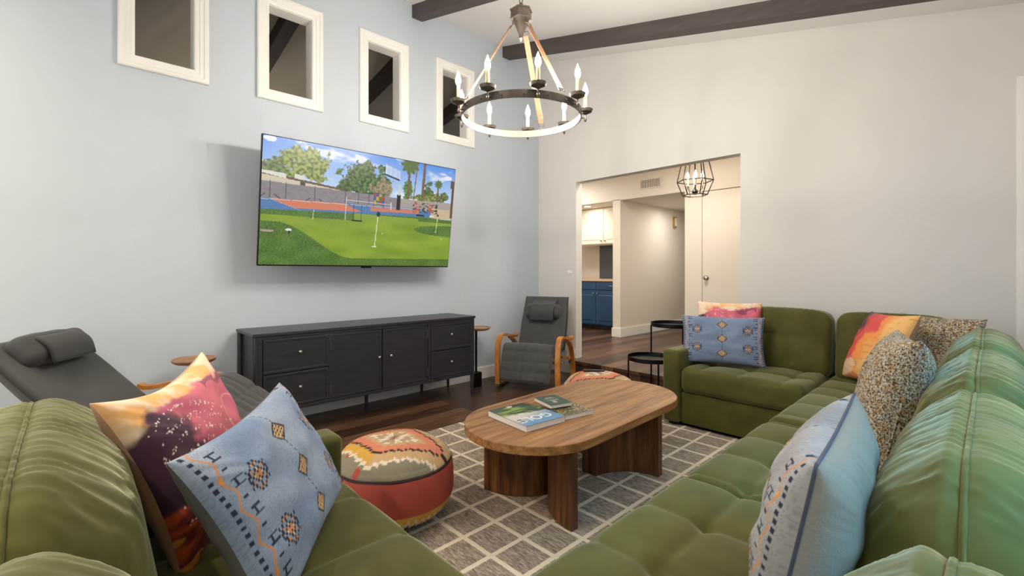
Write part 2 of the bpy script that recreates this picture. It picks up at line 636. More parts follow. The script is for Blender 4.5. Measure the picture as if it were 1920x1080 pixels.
# baseboards
struct('baseboard_left', MB().box(LX, LX + 0.016, SY, BY, 0, 0.125).box(LX, LX + 0.010, SY, BY, 0.125, 0.135), m_trim)
struct('baseboard_back', MB().box(LX, -3.40, BY - 0.016, BY, 0, 0.30), m_trim)

# ---------------------------------------------------------------- hall beyond the doorway
HY = 6.2
struct('ceiling_hall', MB().box(-5.8, 0.5, BY + 0.11, HY, 2.75, 2.85).box(-5.8, -2.98, HY + 0.001, 10.4, 2.322, 2.4), m_hall)
mb = MB()
mb.box(-5.8, 0.5, HY, HY + 0.12, 2.323, 2.75)            # fascia
mb.box(-2.977, 0.5, HY, HY + 0.12, HZ, 2.323)           # wall with the flush door
mb.box(-4.16, -4.023, HY, 10.4, HZ, 2.33)               # corridor wall
mb.box(-4.023, -2.98, 10.3, 10.4, HZ, 2.33).box(-2.98, -2.9, HY + 0.12, 10.4, HZ, 2.33)
mb.box(-5.8, -5.7, BY, 8.0, HZ, 2.75).box(0.4, 0.5, BY + 0.1, HY, HZ, 2.75)
mb.box(-5.8, LX - 0.1, BY + 0.0, BY + 0.11, HZ, 2.75)
mb.box(-5.7, -4.16, 7.28, 7.38, HZ, 2.33)
struct('wall_hall', mb, m_hall)
struct('baseboard_hall', MB().prism([(-4.17, HY - 0.018), (-4.005, HY - 0.018), (-4.005, 10.3), (-4.03, 10.3), (-4.03, HY + 0.01), (-4.17, HY + 0.01)], HZ, HZ + 0.135), m_trim)

t = thing('door_2', None, None, (-2.33, HY, HZ), kind='structure')
MB().box(-0.395, 0.40, -0.012, 0.0, 0.01, 2.10).build('door_panel', m_hall, t, bevel=0.002)
MB().box(-0.403, -0.398, -0.006, 0.0, 0.0, 2.11).box(-0.403, 0.408, -0.006, 0, 2.104, 2.113).box(0.403, 0.408, -0.006, 0.0, 0.0, 2.11).build('door_gap', m_slot, t)
mb = MB()
mb.lathe([(0.032, 0), (0.032, 0.006), (0.012, 0.01), (0.012, 0.03), (0.026, 0.04), (0.031, 0.052), (0.026, 0.066), (0.01, 0.071)], n=24)
mb.v = [(v[0] - 0.335, -v[2] - 0.012, v[1] + 0.94) for v in mb.v]
mb.build('door_handle', m_chrome, t, smooth=True, auto=0.8)

t = thing('air_vent', 'rectangular return air vent on the hall wall above the corridor', 'vent', (-3.505, HY, 2.51))
MB().box(-0.175, 0.175, -0.012, 0, -0.075, 0.075, 0.003).build('vent_frame', m_hall, t)
MB().box(-0.158, 0.158, -0.014, -0.011, -0.058, 0.058).build('vent_slot_panel', m_slot, t)
mb = MB()
for k in range(14):
    x = -0.15 + 0.3 * k / 13
    mb.box(x - 0.005, x + 0.005, -0.02, -0.012, -0.058, 0.058)
mb.build('vent_slats', m_hall, t)

t = thing('wall_sconce', 'small brass box sconce on the white corridor wall', 'wall lamp', (-4.023, 7.93, 2.10))
MB().box(0, 0.045, -0.03, 0.03, -0.10, 0.10, 0.004).build('sconce_body', m_brass, t)
MB().box(0.045, 0.05, -0.018, 0.018, -0.075, 0.075).build('sconce_diffuser', m_cabw, t)

t = thing('light_switch', 'small white light switch plate on the white wall left of the doorway', 'light switch', (-3.487, BY, 1.2))
MB().box(-0.033, 0.033, -0.006, 0, -0.02, 0.02, 0.002).build('switch_plate', m_trim, t)
MB().box(-0.018, -0.004, -0.010, -0.006, -0.008, 0.008).build('rocker', m_trim, t)
MB().box(0.004, 0.018, -0.010, -0.006, -0.008, 0.008).build('rocker', m_trim, t)

t = thing('recessed_lamp', 'round recessed downlight in the soffit over the cream cabinets', 'ceiling lamp', (-4.82, 6.42, 2.33))
MB().lathe([(0.075, -0.006), (0.075, 0.0)], n=32).build('lamp_ring', m_trim, t)
MB().lathe([(0.055, -0.009), (0.055, -0.006)], n=32).build('lamp_disc', m_disc, t)


def cab_door(name, x0, x1, z0, z1, mat, parent, y=0.0, arch=False, knob=None, kmat=None, handle=None):
    mb = MB()
    mb.box(x0 + 0.004, x1 - 0.004, y - 0.02, y, z0 + 0.004, z1 - 0.004, 0.003)
    d = mb.build(name, mat, parent)
    m2 = MB()
    fx = 0.055
    if (z1 - z0) > 0.3:
        n = 12
        top = []
        for k in range(n + 1):
            u = k / n
            zz = z1 - 0.075 + (0.03 * sin(pi * u) if arch else 0)
            top.append((x1 - fx - (x1 - x0 - 2 * fx) * u, zz))
        pts = [(x0 + fx, z0 + 0.06), (x1 - fx, z0 + 0.06)] + top
        nn = len(pts)
        cx = (x0 + x1) / 2
        cz_ = (z0 + z1) / 2
        inn = [(cx + (a - cx) * 0.86, cz_ + (b - cz_) * 0.93) for a, b in pts]
        vs = [(a, y - 0.0195, b) for a, b in pts] + [(a, y - 0.028, b) for a, b in inn]
        m2.add(vs, [tuple(range(nn, 2 * nn))] + [(i, (i + 1) % nn, nn + (i + 1) % nn, nn + i) for i in range(nn)])
        m2.build('raised_panel', mat, d)
    if knob:
        m3 = MB()
        m3.lathe([(0.006, 0), (0.006, 0.012), (0.013, 0.018), (0.013, 0.026), (0.004, 0.03)], n=16)
        m3.v = [(v[0] + knob[0], y - 0.02 - v[2], v[1] + knob[1]) for v in m3.v]
        m3.build('knob', kmat or m_chrome, d, smooth=True, auto=0.8)
    if handle:
        hx, hz_ = handle
        MB().tube([(hx - 0.05, y - 0.02, hz_), (hx - 0.045, y - 0.042, hz_), (hx + 0.045, y - 0.042, hz_), (hx + 0.05, y - 0.02, hz_)], 0.005, 8).build('handle', m_chrome, d, smooth=True)
    return d


KY = 6.72
t = thing('upper_cabinet', 'cream arched-panel wall cabinet hung above the blue kitchen cabinets', 'cabinet', (-4.8, KY, 1.68))
MB().box(-0.62, 0.6, 0, 0.33, 0, 0.645).build('cabinet_body', m_cabw, t)
MB().box(-0.62, 0.60, -0.035, 0, 0.635, 0.66).build('crown_strip', m_counter, t)
cab_door('cabinet_door', -0.60, 0.115, 0.01, 0.635, m_cabw, t, arch=True, knob=(0.075, 0.06), kmat=m_iron)
cab_door('cabinet_door', 0.115, 0.59, 0.01, 0.635, m_cabw, t, arch=True, knob=(0.155, 0.06), kmat=m_iron)

t = thing('base_cabinet', 'navy blue raised-panel base cabinet in the kitchen beyond the doorway', 'cabinet', (-4.8, KY, HZ))
MB().box(-0.75, 0.62, 0, 0.55, 0.08, 0.85).build('cabinet_body', m_blue, t)
MB().box(-0.75, 0.62, 0.05, 0.5, 0.0, 0.08).build('toe_kick', m_rubber, t)
for a, b in ((-0.68, -0.05), (-0.05, 0.62)):
    cab_door('drawer', a, b, 0.70, 0.84, m_blue, t, handle=((a + b) / 2 - 0.02, 0.775))
cab_door('cabinet_door', -0.68, -0.05, 0.09, 0.69, m_blue, t, knob=(-0.09, 0.64))
cab_door('cabinet_door', -0.05, 0.62, 0.09, 0.69, m_blue, t, knob=(-0.01, 0.64))
MB().box(-5.60, -4.17, KY - 0.03, 7.27, HZ + 0.851, HZ + 0.89, 0.006).build('kitchen_worktop', m_counter, label='tan kitchen worktop lying on the navy base cabinet', cat='worktop')
MB().box(-5.17, -4.165, 7.262, 7.279, HZ + 0.9, 1.70).build('trim_1', m_splash, kind='structure')

# geometric lantern over the hall
t = thing('pendant_lantern', 'black geometric wire cage pendant with candle bulbs hanging in the hall', 'pendant lamp', (-2.42, 5.3, 2.75))
mb = MB()
R1, R2, R3 = 0.20, 0.135, 0.13
rings = []
for (r, z) in ((R2, -0.65), (R1, -0.485), (R3, -0.17)):
    rings.append([(r * cos(2 * pi * k / 6 + 0.3), r * sin(2 * pi * k / 6 + 0.3), z) for k in range(6)])
for rg in rings:
    mb.tube(rg, 0.006, 6, closed=True)
for k in range(6):
    mb.tube([rings[0][k], rings[1][k]], 0.006, 6)
    mb.tube([rings[1][k], rings[2][k]], 0.006, 6)
for k in range(6):
    mb.tube([rings[2][k], (0, 0, -0.10)], 0.006, 6)
mb.build('cage', m_black, t)
mb = MB().tube([(0, 0, 0), (0, 0, -0.60)], 0.008, 8).lathe([(0.02, -0.64), (0.035, -0.61), (0.02, -0.58)], n=16)
for k in range(4):
    a = pi / 2 * k + 0.5
    mb.tube(smooth_path([(0, 0, -0.60), (0.05 * cos(a), 0.05 * sin(a), -0.60), (0.08 * cos(a), 0.08 * sin(a), -0.57), (0.08 * cos(a), 0.08 * sin(a), -0.54)], 4), 0.005, 6)
mb.build('stem', m_black, t)
for k in range(4):
    a = pi / 2 * k + 0.5
    c = (0.08 * cos(a), 0.08 * sin(a), 0)
    MB().lathe([(0.011, -0.54), (0.011, -0.46)], c, 12).build('candle_sleeve', m_candle, t)
    MB().lathe([(0.008, -0.46), (0.018, -0.435), (0.016, -0.41), (0.006, -0.38), (0.001, -0.37)], c, 12).build('bulb', m_bulb2, t, smooth=True)
point('lantern_light', (-2.42, 5.3, 2.30), 16, (1, 0.82, 0.6), 0.08)

# casing of the glass doors where it meets the back wall
struct('trim_2', MB().box(0.103, RX, BY - 0.022, BY, 0, 2.42, 0.003).box(0.12, RX, BY - 0.030, BY - 0.02, 0, 2.40, 0.003), m_trim)

# ---------------------------------------------------------------- cushions
def rbox(sx, sy, sz, r, nx, ny, nz_, disp=None, power=None):
    """subdivided rounded box centred at the origin, optional displacement (p, n) -> p"""
    idx = {}
    V = []
    F = []
    hx, hy, hz = sx / 2, sy / 2, sz / 2

    def warp(t):           # denser towards the rounded edges
        return t * (1.0 + 0.25 * (1 - t * t)) if abs(t) < 1 else t

    def vert(a, b, c):
        k = (round(a, 5), round(b, 5), round(c, 5))
        if k in idx:
            return idx[k]
        P = Vector((warp(a) * hx, warp(b) * hy, warp(c) * hz))
        Q = Vector((max(-hx + r, min(hx - r, P.x)), max(-hy + r, min(hy - r, P.y)), max(-hz + r, min(hz - r, P.z))))
        d = P - Q
        n = d.normalized() if d.length > 1e-9 else Vector((0, 0, 1))
        p = Q + n * r
        if disp:
            p = disp(p, n)
        idx[k] = len(V)
        V.append(p[:])
        return idx[k]
    g = lambda i, n: -1 + 2 * i / n
    for s in (-1, 1):
        for i in range(nx):
            for j in range(ny):
                F.append([vert(g(i, nx), g(j, ny), s), vert(g(i + 1, nx), g(j, ny), s), vert(g(i + 1, nx), g(j + 1, ny), s), vert(g(i, nx), g(j + 1, ny), s)])
        for i in range(nx):
            for j in range(nz_):
                F.append([vert(g(i, nx), s, g(j, nz_)), vert(g(i + 1, nx), s, g(j, nz_)), vert(g(i + 1, nx), s, g(j + 1, nz_)), vert(g(i, nx), s, g(j + 1, nz_))])
        for i in range(ny):
            for j in range(nz_):
                F.append([vert(s, g(i, ny), g(j, nz_)), vert(s, g(i + 1, ny), g(j, nz_)), vert(s, g(i + 1, ny), g(j + 1, nz_)), vert(s, g(i, ny), g(j + 1, nz_))])
    return V, F


def place(V, R, c):
    return [(R @ Vector(v) + c)[:] for v in V]


def cell(t, p, o):
    """distance (0..1) from the nearest groove of a lattice with pitch p and offset o"""
    u = ((t - o) / p) % 1.0
    return min(u, 1 - u) * 2


def tuft_top(p, n, lx, ly, px, py, ox, oy, H=0.012):
    """biscuit tufting with buttons: grooves on the lattice, deepest at the crossings"""
    sx = cell(p.x, px, ox)
    sy = cell(p.y, py, oy)
    gx = 1 - exp(-sx / 0.075)
    gy = 1 - exp(-sy / 0.06)
    dome = (1 - (1 - sx) ** 2.2) * (1 - (1 - sy) ** 2.2)
    btn = exp(-((sx * px / 2) ** 2 + (sy * py / 2) ** 2) / 0.0010)
    return -0.007 * (1 - gx) - 0.007 * (1 - gy) + H * dome - 0.022 * btn


def seat_cushion(parent, x0, x1, y0, y1, z0, z1, px, py, ox, oy, name='seat_cushion', res=0.011):
    lx, ly, lz = x1 - x0, y1 - y0, z1 - z0
    cx, cy, czz = (x0 + x1) / 2, (y0 + y1) / 2, (z0 + z1) / 2

    def disp(p, n):
        w = max(0, n.z) if p.z > 0 else 0
        e = min(lx / 2 - abs(p.x), ly / 2 - abs(p.y))
        w *= sst(0.0, 0.05, e + 0.012)
        h = tuft_top(Vector((p.x + cx, p.y + cy, 0)), n, lx, ly, px, py, ox, oy)
        p = p + Vector((0, 0, 1)) * h * w
        p += n * 0.004 * nz(p.x * 4 + cx, p.y * 4 + cy, p.z * 4)
        return p
    V, F = rbox(lx - 0.006, ly - 0.006, lz, 0.045, int(lx / res), int(ly / res), 10, disp)
    mb = MB().add([(v[0] + cx, v[1] + cy, v[2] + czz) for v in V], F)
    return mb.build(name, m_velvet, parent, smooth=True)


def wrinkle(along, across, seed, amp):
    """gathers that run across a seam: fine along the seam, long across it"""
    a = nz(along * 26 + 2.0 * nz(across * 5, seed, 1.0), across * 3.0, seed)
    b = nz(along * 52 + 1.5 * nz(across * 6, seed, 4.0), across * 5.0, seed + 9)
    return amp * (-(abs(a) ** 0.7) + 0.35 * b)


def back_cushion(parent, L, T, H, R, c, seed, tufts=False, pip=True, wr=0.009, rad=0.15, lean=0.085):
    """local x = length, y = thickness (front = -y), z = height"""
    def disp(p, n):
        u = p.x / (L / 2)
        v = p.z / (H / 2)
        # belly towards the front, softer ends
        bel = (1 - u ** 4) * (1 - min(1, abs(v)) ** 3)
        if p.y < 0:
            p = p + Vector((0, -0.02 * bel, 0))
        # lean of the front face: thinner towards the top
        k = sst(-1, 1, v)
        p.y += lean * k * sst(0.04, -0.14, p.y)
        # round shoulders
        p.z -= 0.035 * abs(u) ** 5 * sst(-0.2, 1, v)
        p.x *= 1 - 0.035 * sst(0.2, 1, v) * (abs(p.y) / (T / 2)) ** 2
        # gathers
        top = sst(-0.2, 0.7, v)
        endf = sst(0.86, 1.0, abs(u))
        g = wrinkle(p.x, p.y if v > 0.6 else p.z, seed, wr) * top * (1 - endf)
        p = p + n * g
        # valley along the seam
        d = abs(p.y - 0.02)
        p.z -= 0.008 * exp(-(d / 0.012) ** 2) * sst(0.7, 0.95, v)
        if tufts and p.y < 0:
            fr = max(0.0, -n.y)
            gx = exp(-abs(p.x) / 0.02)
            gz = exp(-abs(p.z - 0.04) / 0.02)
            bt = exp(-(p.x ** 2 + (p.z - 0.04) ** 2) / 0.004)
            p.y += fr * (0.016 * gx * exp(-abs(p.z - 0.04) / 0.25) + 0.014 * gz * exp(-abs(p.x) / 0.2) + 0.028 * bt)
        return p
    V, F = rbox(L, T, H, min(T / 2 - 0.004, rad), int(L / 0.0085), 34, 36, disp)
    mb = MB().add(place(V, R, c), F)
    o = mb.build('back_cushion', m_velvet, parent, smooth=True)
    if pip:
        rr = min(T / 2 - 0.004, rad)
        hx, hz = L / 2, H / 2
        path = []

        def onsurf(x, z):
            P = Vector((x, 0.02, z))
            Q = Vector((max(-hx + rr, min(hx - rr, x)), 0.02, max(-hz + rr, min(hz - rr, z))))
            n_ = (P - Q).normalized()
            return disp(Q + n_ * rr, n_) + n_ * 0.001
        for k in range(24):
            path.append(onsurf(-hx, -hz * 0.8 + hz * 1.8 * k / 24))
        for k in range(90):
            path.append(onsurf(-hx + L * k / 90, hz))
        for k in range(25):
            path.append(onsurf(hx, hz - hz * 1.8 * k / 24))
        MB().tube([(R @ Vector(q) + c) for q in path], 0.0048, 8).build('piping', m_velvet, o, smooth=True)
    return o


sofa = thing('sectional_sofa', 'large U-shaped green velvet sectional sofa with tufted seats wrapping around the rug', 'sofa', (0, 0, 0))
I3 = Matrix.Identity(3)
RZ = lambda a: Matrix.Rotation(a, 3, 'Z')
# bases and frames
m_base = m_velvet
MB().box(-1.665, -0.80, 3.405, 4.22, 0.035, 0.275, 0.012).build('sofa_base', m_base, sofa, smooth=True, auto=0.6)
MB().box(-0.80, 0.14, 0.0, 4.22, 0.035, 0.285, 0.012).build('sofa_base', m_base, sofa, smooth=True, auto=0.6)
MB().box(-1.665, -0.80, -0.20, 0.71, 0.035, 0.285, 0.012).build('sofa_base', m_base, sofa, smooth=True, auto=0.6)
MB().box(-1.78, 0.17, 4.12, 4.235, 0.035, 0.66, 0.02).build('back_frame', m_base, sofa, smooth=True, auto=0.6)
MB().box(0.10, 0.21, -0.24, 4.23, 0.035, 0.64, 0.02).build('back_frame', m_base, sofa, smooth=True, auto=0.6)
MB().box(-1.79, 0.2, -0.27, -0.16, 0.035, 0.64, 0.02).build('back_frame', m_base, sofa, smooth=True, auto=0.6)


def arm(x0, x1, y0, y1, z1):
    def disp(p, n):
        p = p + n * 0.004 * nz(p.x * 5, p.y * 5, p.z * 5 + x0)
        if abs(n.z) < 0.5 and n.y < -0.5 or (abs(n.z) < 0.5 and n.y > 0.5):
            pass
        return p
    V, F = rbox(x1 - x0, y1 - y0, z1 - 0.035, 0.03, 14, 50, 30, disp)
    MB().add([(v[0] + (x0 + x1) / 2, v[1] + (y0 + y1) / 2, v[2] + (z1 + 0.035) / 2) for v in V], F).build('arm', m_velvet, sofa, smooth=True)


arm(-1.805, -1.665, 3.37, 4.23, 0.595)
arm(-1.805, -1.665, -0.24, 0.735, 0.595)
for x, y in ((-1.74, 3.43), (-1.74, 4.15), (0.1, 4.15), (-0.75, 0.8), (-0.75, 3.3), (-1.74, 0.67), (-1.74, -0.18), (0.1, -0.18), (0.1, 2.1)):
    MB().box(x - 0.025, x + 0.025, y - 0.025, y + 0.025, 0.012, 0.036).build('foot', m_rubber, sofa)
# seats
seat_cushion(sofa, -1.662, -0.825, 3.37, 4.08, 0.28, 0.462, 0.28, 0.33, -1.245, 3.67)
seat_cushion(sofa, -0.825, 0.10, 3.565, 4.12, 0.275, 0.44, 0.24, 0.30, -0.60, 3.86)
seat_cushion(sofa, -0.825, 0.02, 2.62, 3.56, 0.275, 0.44, 0.225, 0.30, -0.595, 2.76)
seat_cushion(sofa, -0.825, 0.02, 1.68, 2.615, 0.275, 0.44, 0.225, 0.28, -0.595, 2.0)
seat_cushion(sofa, -0.825, 0.02, 0.735, 1.675, 0.275, 0.44, 0.225, 0.295, -0.595, 1.085)
seat_cushion(sofa, -0.825, 0.02, -0.10, 0.73, 0.275, 0.44, 0.225, 0.295, -0.595, 0.44)
seat_cushion(sofa, -1.662, -0.83, -0.05, 0.735, 0.275, 0.45, 0.30, 0.34, -1.20, 0.38)
# back cushions: far row along the wall
Rf = Matrix.Rotation(-0.06, 3, 'X')
back_cushion(sofa, 0.85, 0.235, 0.50, Rf, Vector((-1.235, 4.045, 0.672)), 1.0, tufts=True, pip=False, wr=0.003, rad=0.06, lean=0.03)
back_cushion(sofa, 0.62, 0.235, 0.50, Rf, Vector((-0.475, 4.05, 0.668)), 2.0, tufts=True, pip=False, wr=0.003, rad=0.06, lean=0.03)
# right row, front towards -x
for k, (ya, yb) in enumerate(((2.90, 3.86), (1.95, 2.88), (1.00, 1.93), (0.05, 0.875))):
    back_cushion(sofa, yb - ya, 0.35, 0.47, RZ(-pi / 2), Vector((-0.055, (ya + yb) / 2, (0.657, 0.650, 0.646, 0.640)[k])), 3.0 + k)
# near row, front towards +y
for k, (xa, xb) in enumerate(((-1.85, -0.93), (-0.90, -0.18))):
    back_cushion(sofa, xb - xa, 0.35, 0.47, RZ(pi), Vector(((xa + xb) / 2, -0.05, 0.642)), 9.0 + k, lean=0.05)

# ---------------------------------------------------------------- rug
mb = MB()
mb.box(-2.915, -0.45, -0.6, 3.44, 0.0005, 0.012, 0.004)
mb.build('area_rug', m_rug, label='taupe rug with a cream lattice of squares under the coffee table', cat='rug')

# ---------------------------------------------------------------- coffee table
TZ = 0.012
t = thing('coffee_table', 'oblong walnut coffee table with curved panel legs in the middle of the rug', 'table', (-1.675, 2.16, TZ), 0.025)
R_, HL = 0.369, 0.396
out = []
n = 40
for k in range(n + 1):
    a = pi * k / n
    out.append((R_ * cos(a), HL + R_ * sin(a)))
for k in range(n + 1):
    a = pi + pi * k / n
    out.append((R_ * cos(a), -HL + R_ * sin(a)))
vs = []
prof = [(0.003, 0.366), (0, 0.369), (0, 0.405), (0.0012, 0.4078), (0.004, 0.409)]
nn = len(out)
for (ins, z) in prof:
    for (x, y) in out:
        c = Vector((0, max(-HL, min(HL, y))))
        d = Vector((x, y)) - c
        d = d * ((R_ - ins) / R_)
        q = c + d
        vs.append((q.x, q.y, z - TZ + 0.012))
fs = [tuple(range(nn))[::-1], tuple((len(prof) - 1) * nn + k for k in range(nn))]
for i in range(len(prof) - 1):
    for k in range(nn):
        k2 = (k + 1) % nn
        fs.append((i * nn + k, i * nn + k2, (i + 1) * nn + k2, (i + 1) * nn + k))
TT = 0.408
MB().add(vs, fs).build('table_top', m_walnut, t, smooth=True, auto=0.3)


def leg_panel(cx, cy, r, a0, a1, th=0.048):
    pts = []
    m = 18
    for k in range(m + 1):
        a = a0 + (a1 - a0) * k / m
        pts.append((cx + (r + th / 2) * cos(a), cy + (r + th / 2) * sin(a)))
    for k in range(m, -1, -1):
        a = a0 + (a1 - a0) * k / m
        pts.append((cx + (r - th / 2) * cos(a), cy + (r - th / 2) * sin(a)))
    MB().prism(pts, 0.0, 0.3665).build('leg_panel', m_leg, t, smooth=True, auto=0.5, bevel=0.003)


leg_panel(-0.265, -0.21, 0.285, -pi / 2, -0.05)
leg_panel(0.335, -0.21, 0.285, -pi / 2, -pi + 0.05)
leg_panel(0.345, -0.005 + 0.03, 0.285, pi - 0.05, pi / 2)
leg_panel(-0.275, -0.005 + 0.03, 0.285, 0.05, pi / 2)

# ---------------------------------------------------------------- books
ZT = TZ + 0.4095


def text_mesh(txt, size, mat, parent, loc, rz, name='title', ext=0.0004):
    cu = bpy.data.curves.new(name, 'FONT')
    cu.body = txt
    cu.size = size
    cu.extrude = ext
    cu.align_x = 'LEFT'
    cu.offset = 0.0016
    o = bpy.data.objects.new('tmp', cu)
    me = bpy.data.meshes.new_from_object(o)
    me.name = name
    bpy.data.objects.remove(o)
    me.materials.clear()
    me.materials.append(mat)
    o = put(name, me, parent, loc)
    o.rotation_euler = (0, 0, rz)
    return o


def grid_face(mb, nx, ny, posf, colf):
    vs = []
    cs = []
    for j in range(ny + 1):
        for i in range(nx + 1):
            u, v = i / nx, j / ny
            vs.append(posf(u, v))
            cs.append(colf(u, v))
    fs = [(j * (nx + 1) + i, j * (nx + 1) + i + 1, (j + 1) * (nx + 1) + i + 1, (j + 1) * (nx + 1) + i) for j in range(ny) for i in range(nx)]
    return mb.add(vs, fs, cs)


def book(name, label, loc, rz, w, h, th, colf, spine, nx=60):
    """w along local x, h along local y; cover art colf(u, v), spine on the -x... side"""
    t = thing(name, label, 'book', loc, rz)
    MB().box(-w / 2 + 0.003, w / 2 - 0.003, -h / 2 + 0.003, h / 2 - 0.001, 0.002, th - 0.002).build('pages', m_page, t)
    mb = MB()
    flat = lambda c: (lambda u, v: c)
    grid_face(mb, nx, int(nx * h / w), lambda u, v: (-w / 2 + w * u, -h / 2 + h * v, th), colf)
    grid_face(mb, 2, 2, lambda u, v: (-w / 2 + w * u, -h / 2 + h * v, th - 0.0018), flat(spine))
    grid_face(mb, 2, 2, lambda u, v: (-w / 2 + w * u, -h / 2 + h * v, 0.0), flat(spine))
    grid_face(mb, 2, 2, lambda u, v: (-w / 2 + w * u, -h / 2 + h * v, 0.0018), flat(spine))
    grid_face(mb, 2, 2, lambda u, v: (-w / 2 + w * u, h / 2, th * v), flat(spine))
    mb.build('cover', m_cover, t)
    return t


def golf_art(u, v):
    # u: 0 left..1 right in local x (towards the camera), v along y
    f = nz(u * 6, v * 6, 3.0)
    k = u + 0.10 * f - 0.12 * (v - 0.5)
    sky = mixc(lin(226, 220, 210), lin(108, 158, 206), sst(0.50, 0.85, u + 0.30 * (v - 0.5)))
    grass = mixc(lin(38, 78, 40), lin(148, 176, 60), sst(-0.15, 0.35, nz(u * 14, v * 3, 1.0)))
    grass = mixc(lin(24, 44, 32), grass, sst(0.02, 0.16, k))
    c = mixc(grass, sky, sst(0.46, 0.52, k))
    if (u - 0.06) ** 2 + ((v - 0.5) * 0.4) ** 2 < 0.0009:
        c = lin(235, 235, 230)
    if v > 0.93 and u < 0.12:
        c = lin(170, 50, 40)
    return c


gx, gy = -1.712, 1.742
t = book('golf_book', 'large hardcover book with a golf course cover on the coffee table', (gx, gy, ZT), -0.10, 0.325, 0.262, 0.030, golf_art, lin(222, 226, 232))
m_white = simple('white_ink', (246, 246, 246), 0.5)
m_darkink = simple('dark_ink', (40, 44, 52), 0.5)
text_mesh('GOLF', 0.086, m_white, t, (0.055, 0.100, 0.0302), -pi / 2)
mb = MB()
for k in range(5):
    mb.box(0.065 + 0.009 * k, 0.071 + 0.009 * k, -0.112 + 0.012 * (k % 3), -0.088 + 0.006 * (k % 2), 0.0302, 0.0310)
mb.build('cover_figure', m_darkink, t)


def brown_art(u, v):
    f = nz(u * 9, v * 9, 5.0)
    c = mixc(lin(96, 70, 46), lin(70, 92, 60), sst(-0.2, 0.3, f))
    if sst(0.15, 0.3, nz(u * 12, v * 12, 8.0)) > 0.5:
        c = lin(206, 184, 110)
    return c


book('paperback_book', 'brown patterned paperback with white page edges under the small green book', (-1.608, 1.985, ZT), -0.18, 0.15, 0.205, 0.024, brown_art, lin(236, 232, 228), 40)


def green_art(u, v):
    c = lin(44, 84, 72)
    if (u - 0.72) ** 2 + ((v - 0.42) * 1.0) ** 2 < 0.006:
        c = lin(236, 196, 130)
    elif (u - 0.72) ** 2 + ((v - 0.42) * 1.0) ** 2 < 0.012:
        c = lin(150, 130, 100)
    for k, (a, b) in enumerate(((0.25, 0.7), (0.34, 0.78), (0.50, 0.78), (0.59, 0.70))):
        if abs(u - a) < 0.025 and abs(v - 0.5) < (b - 0.5) and sin(v * 95) > -0.3:
            c = lin(206, 214, 206)
    return c


book('green_book', 'small dark green hardcover book lying across the two other books', (-1.735, 1.985, ZT + 0.0305), -0.27, 0.178, 0.142, 0.020, green_art, lin(200, 196, 180), 60)

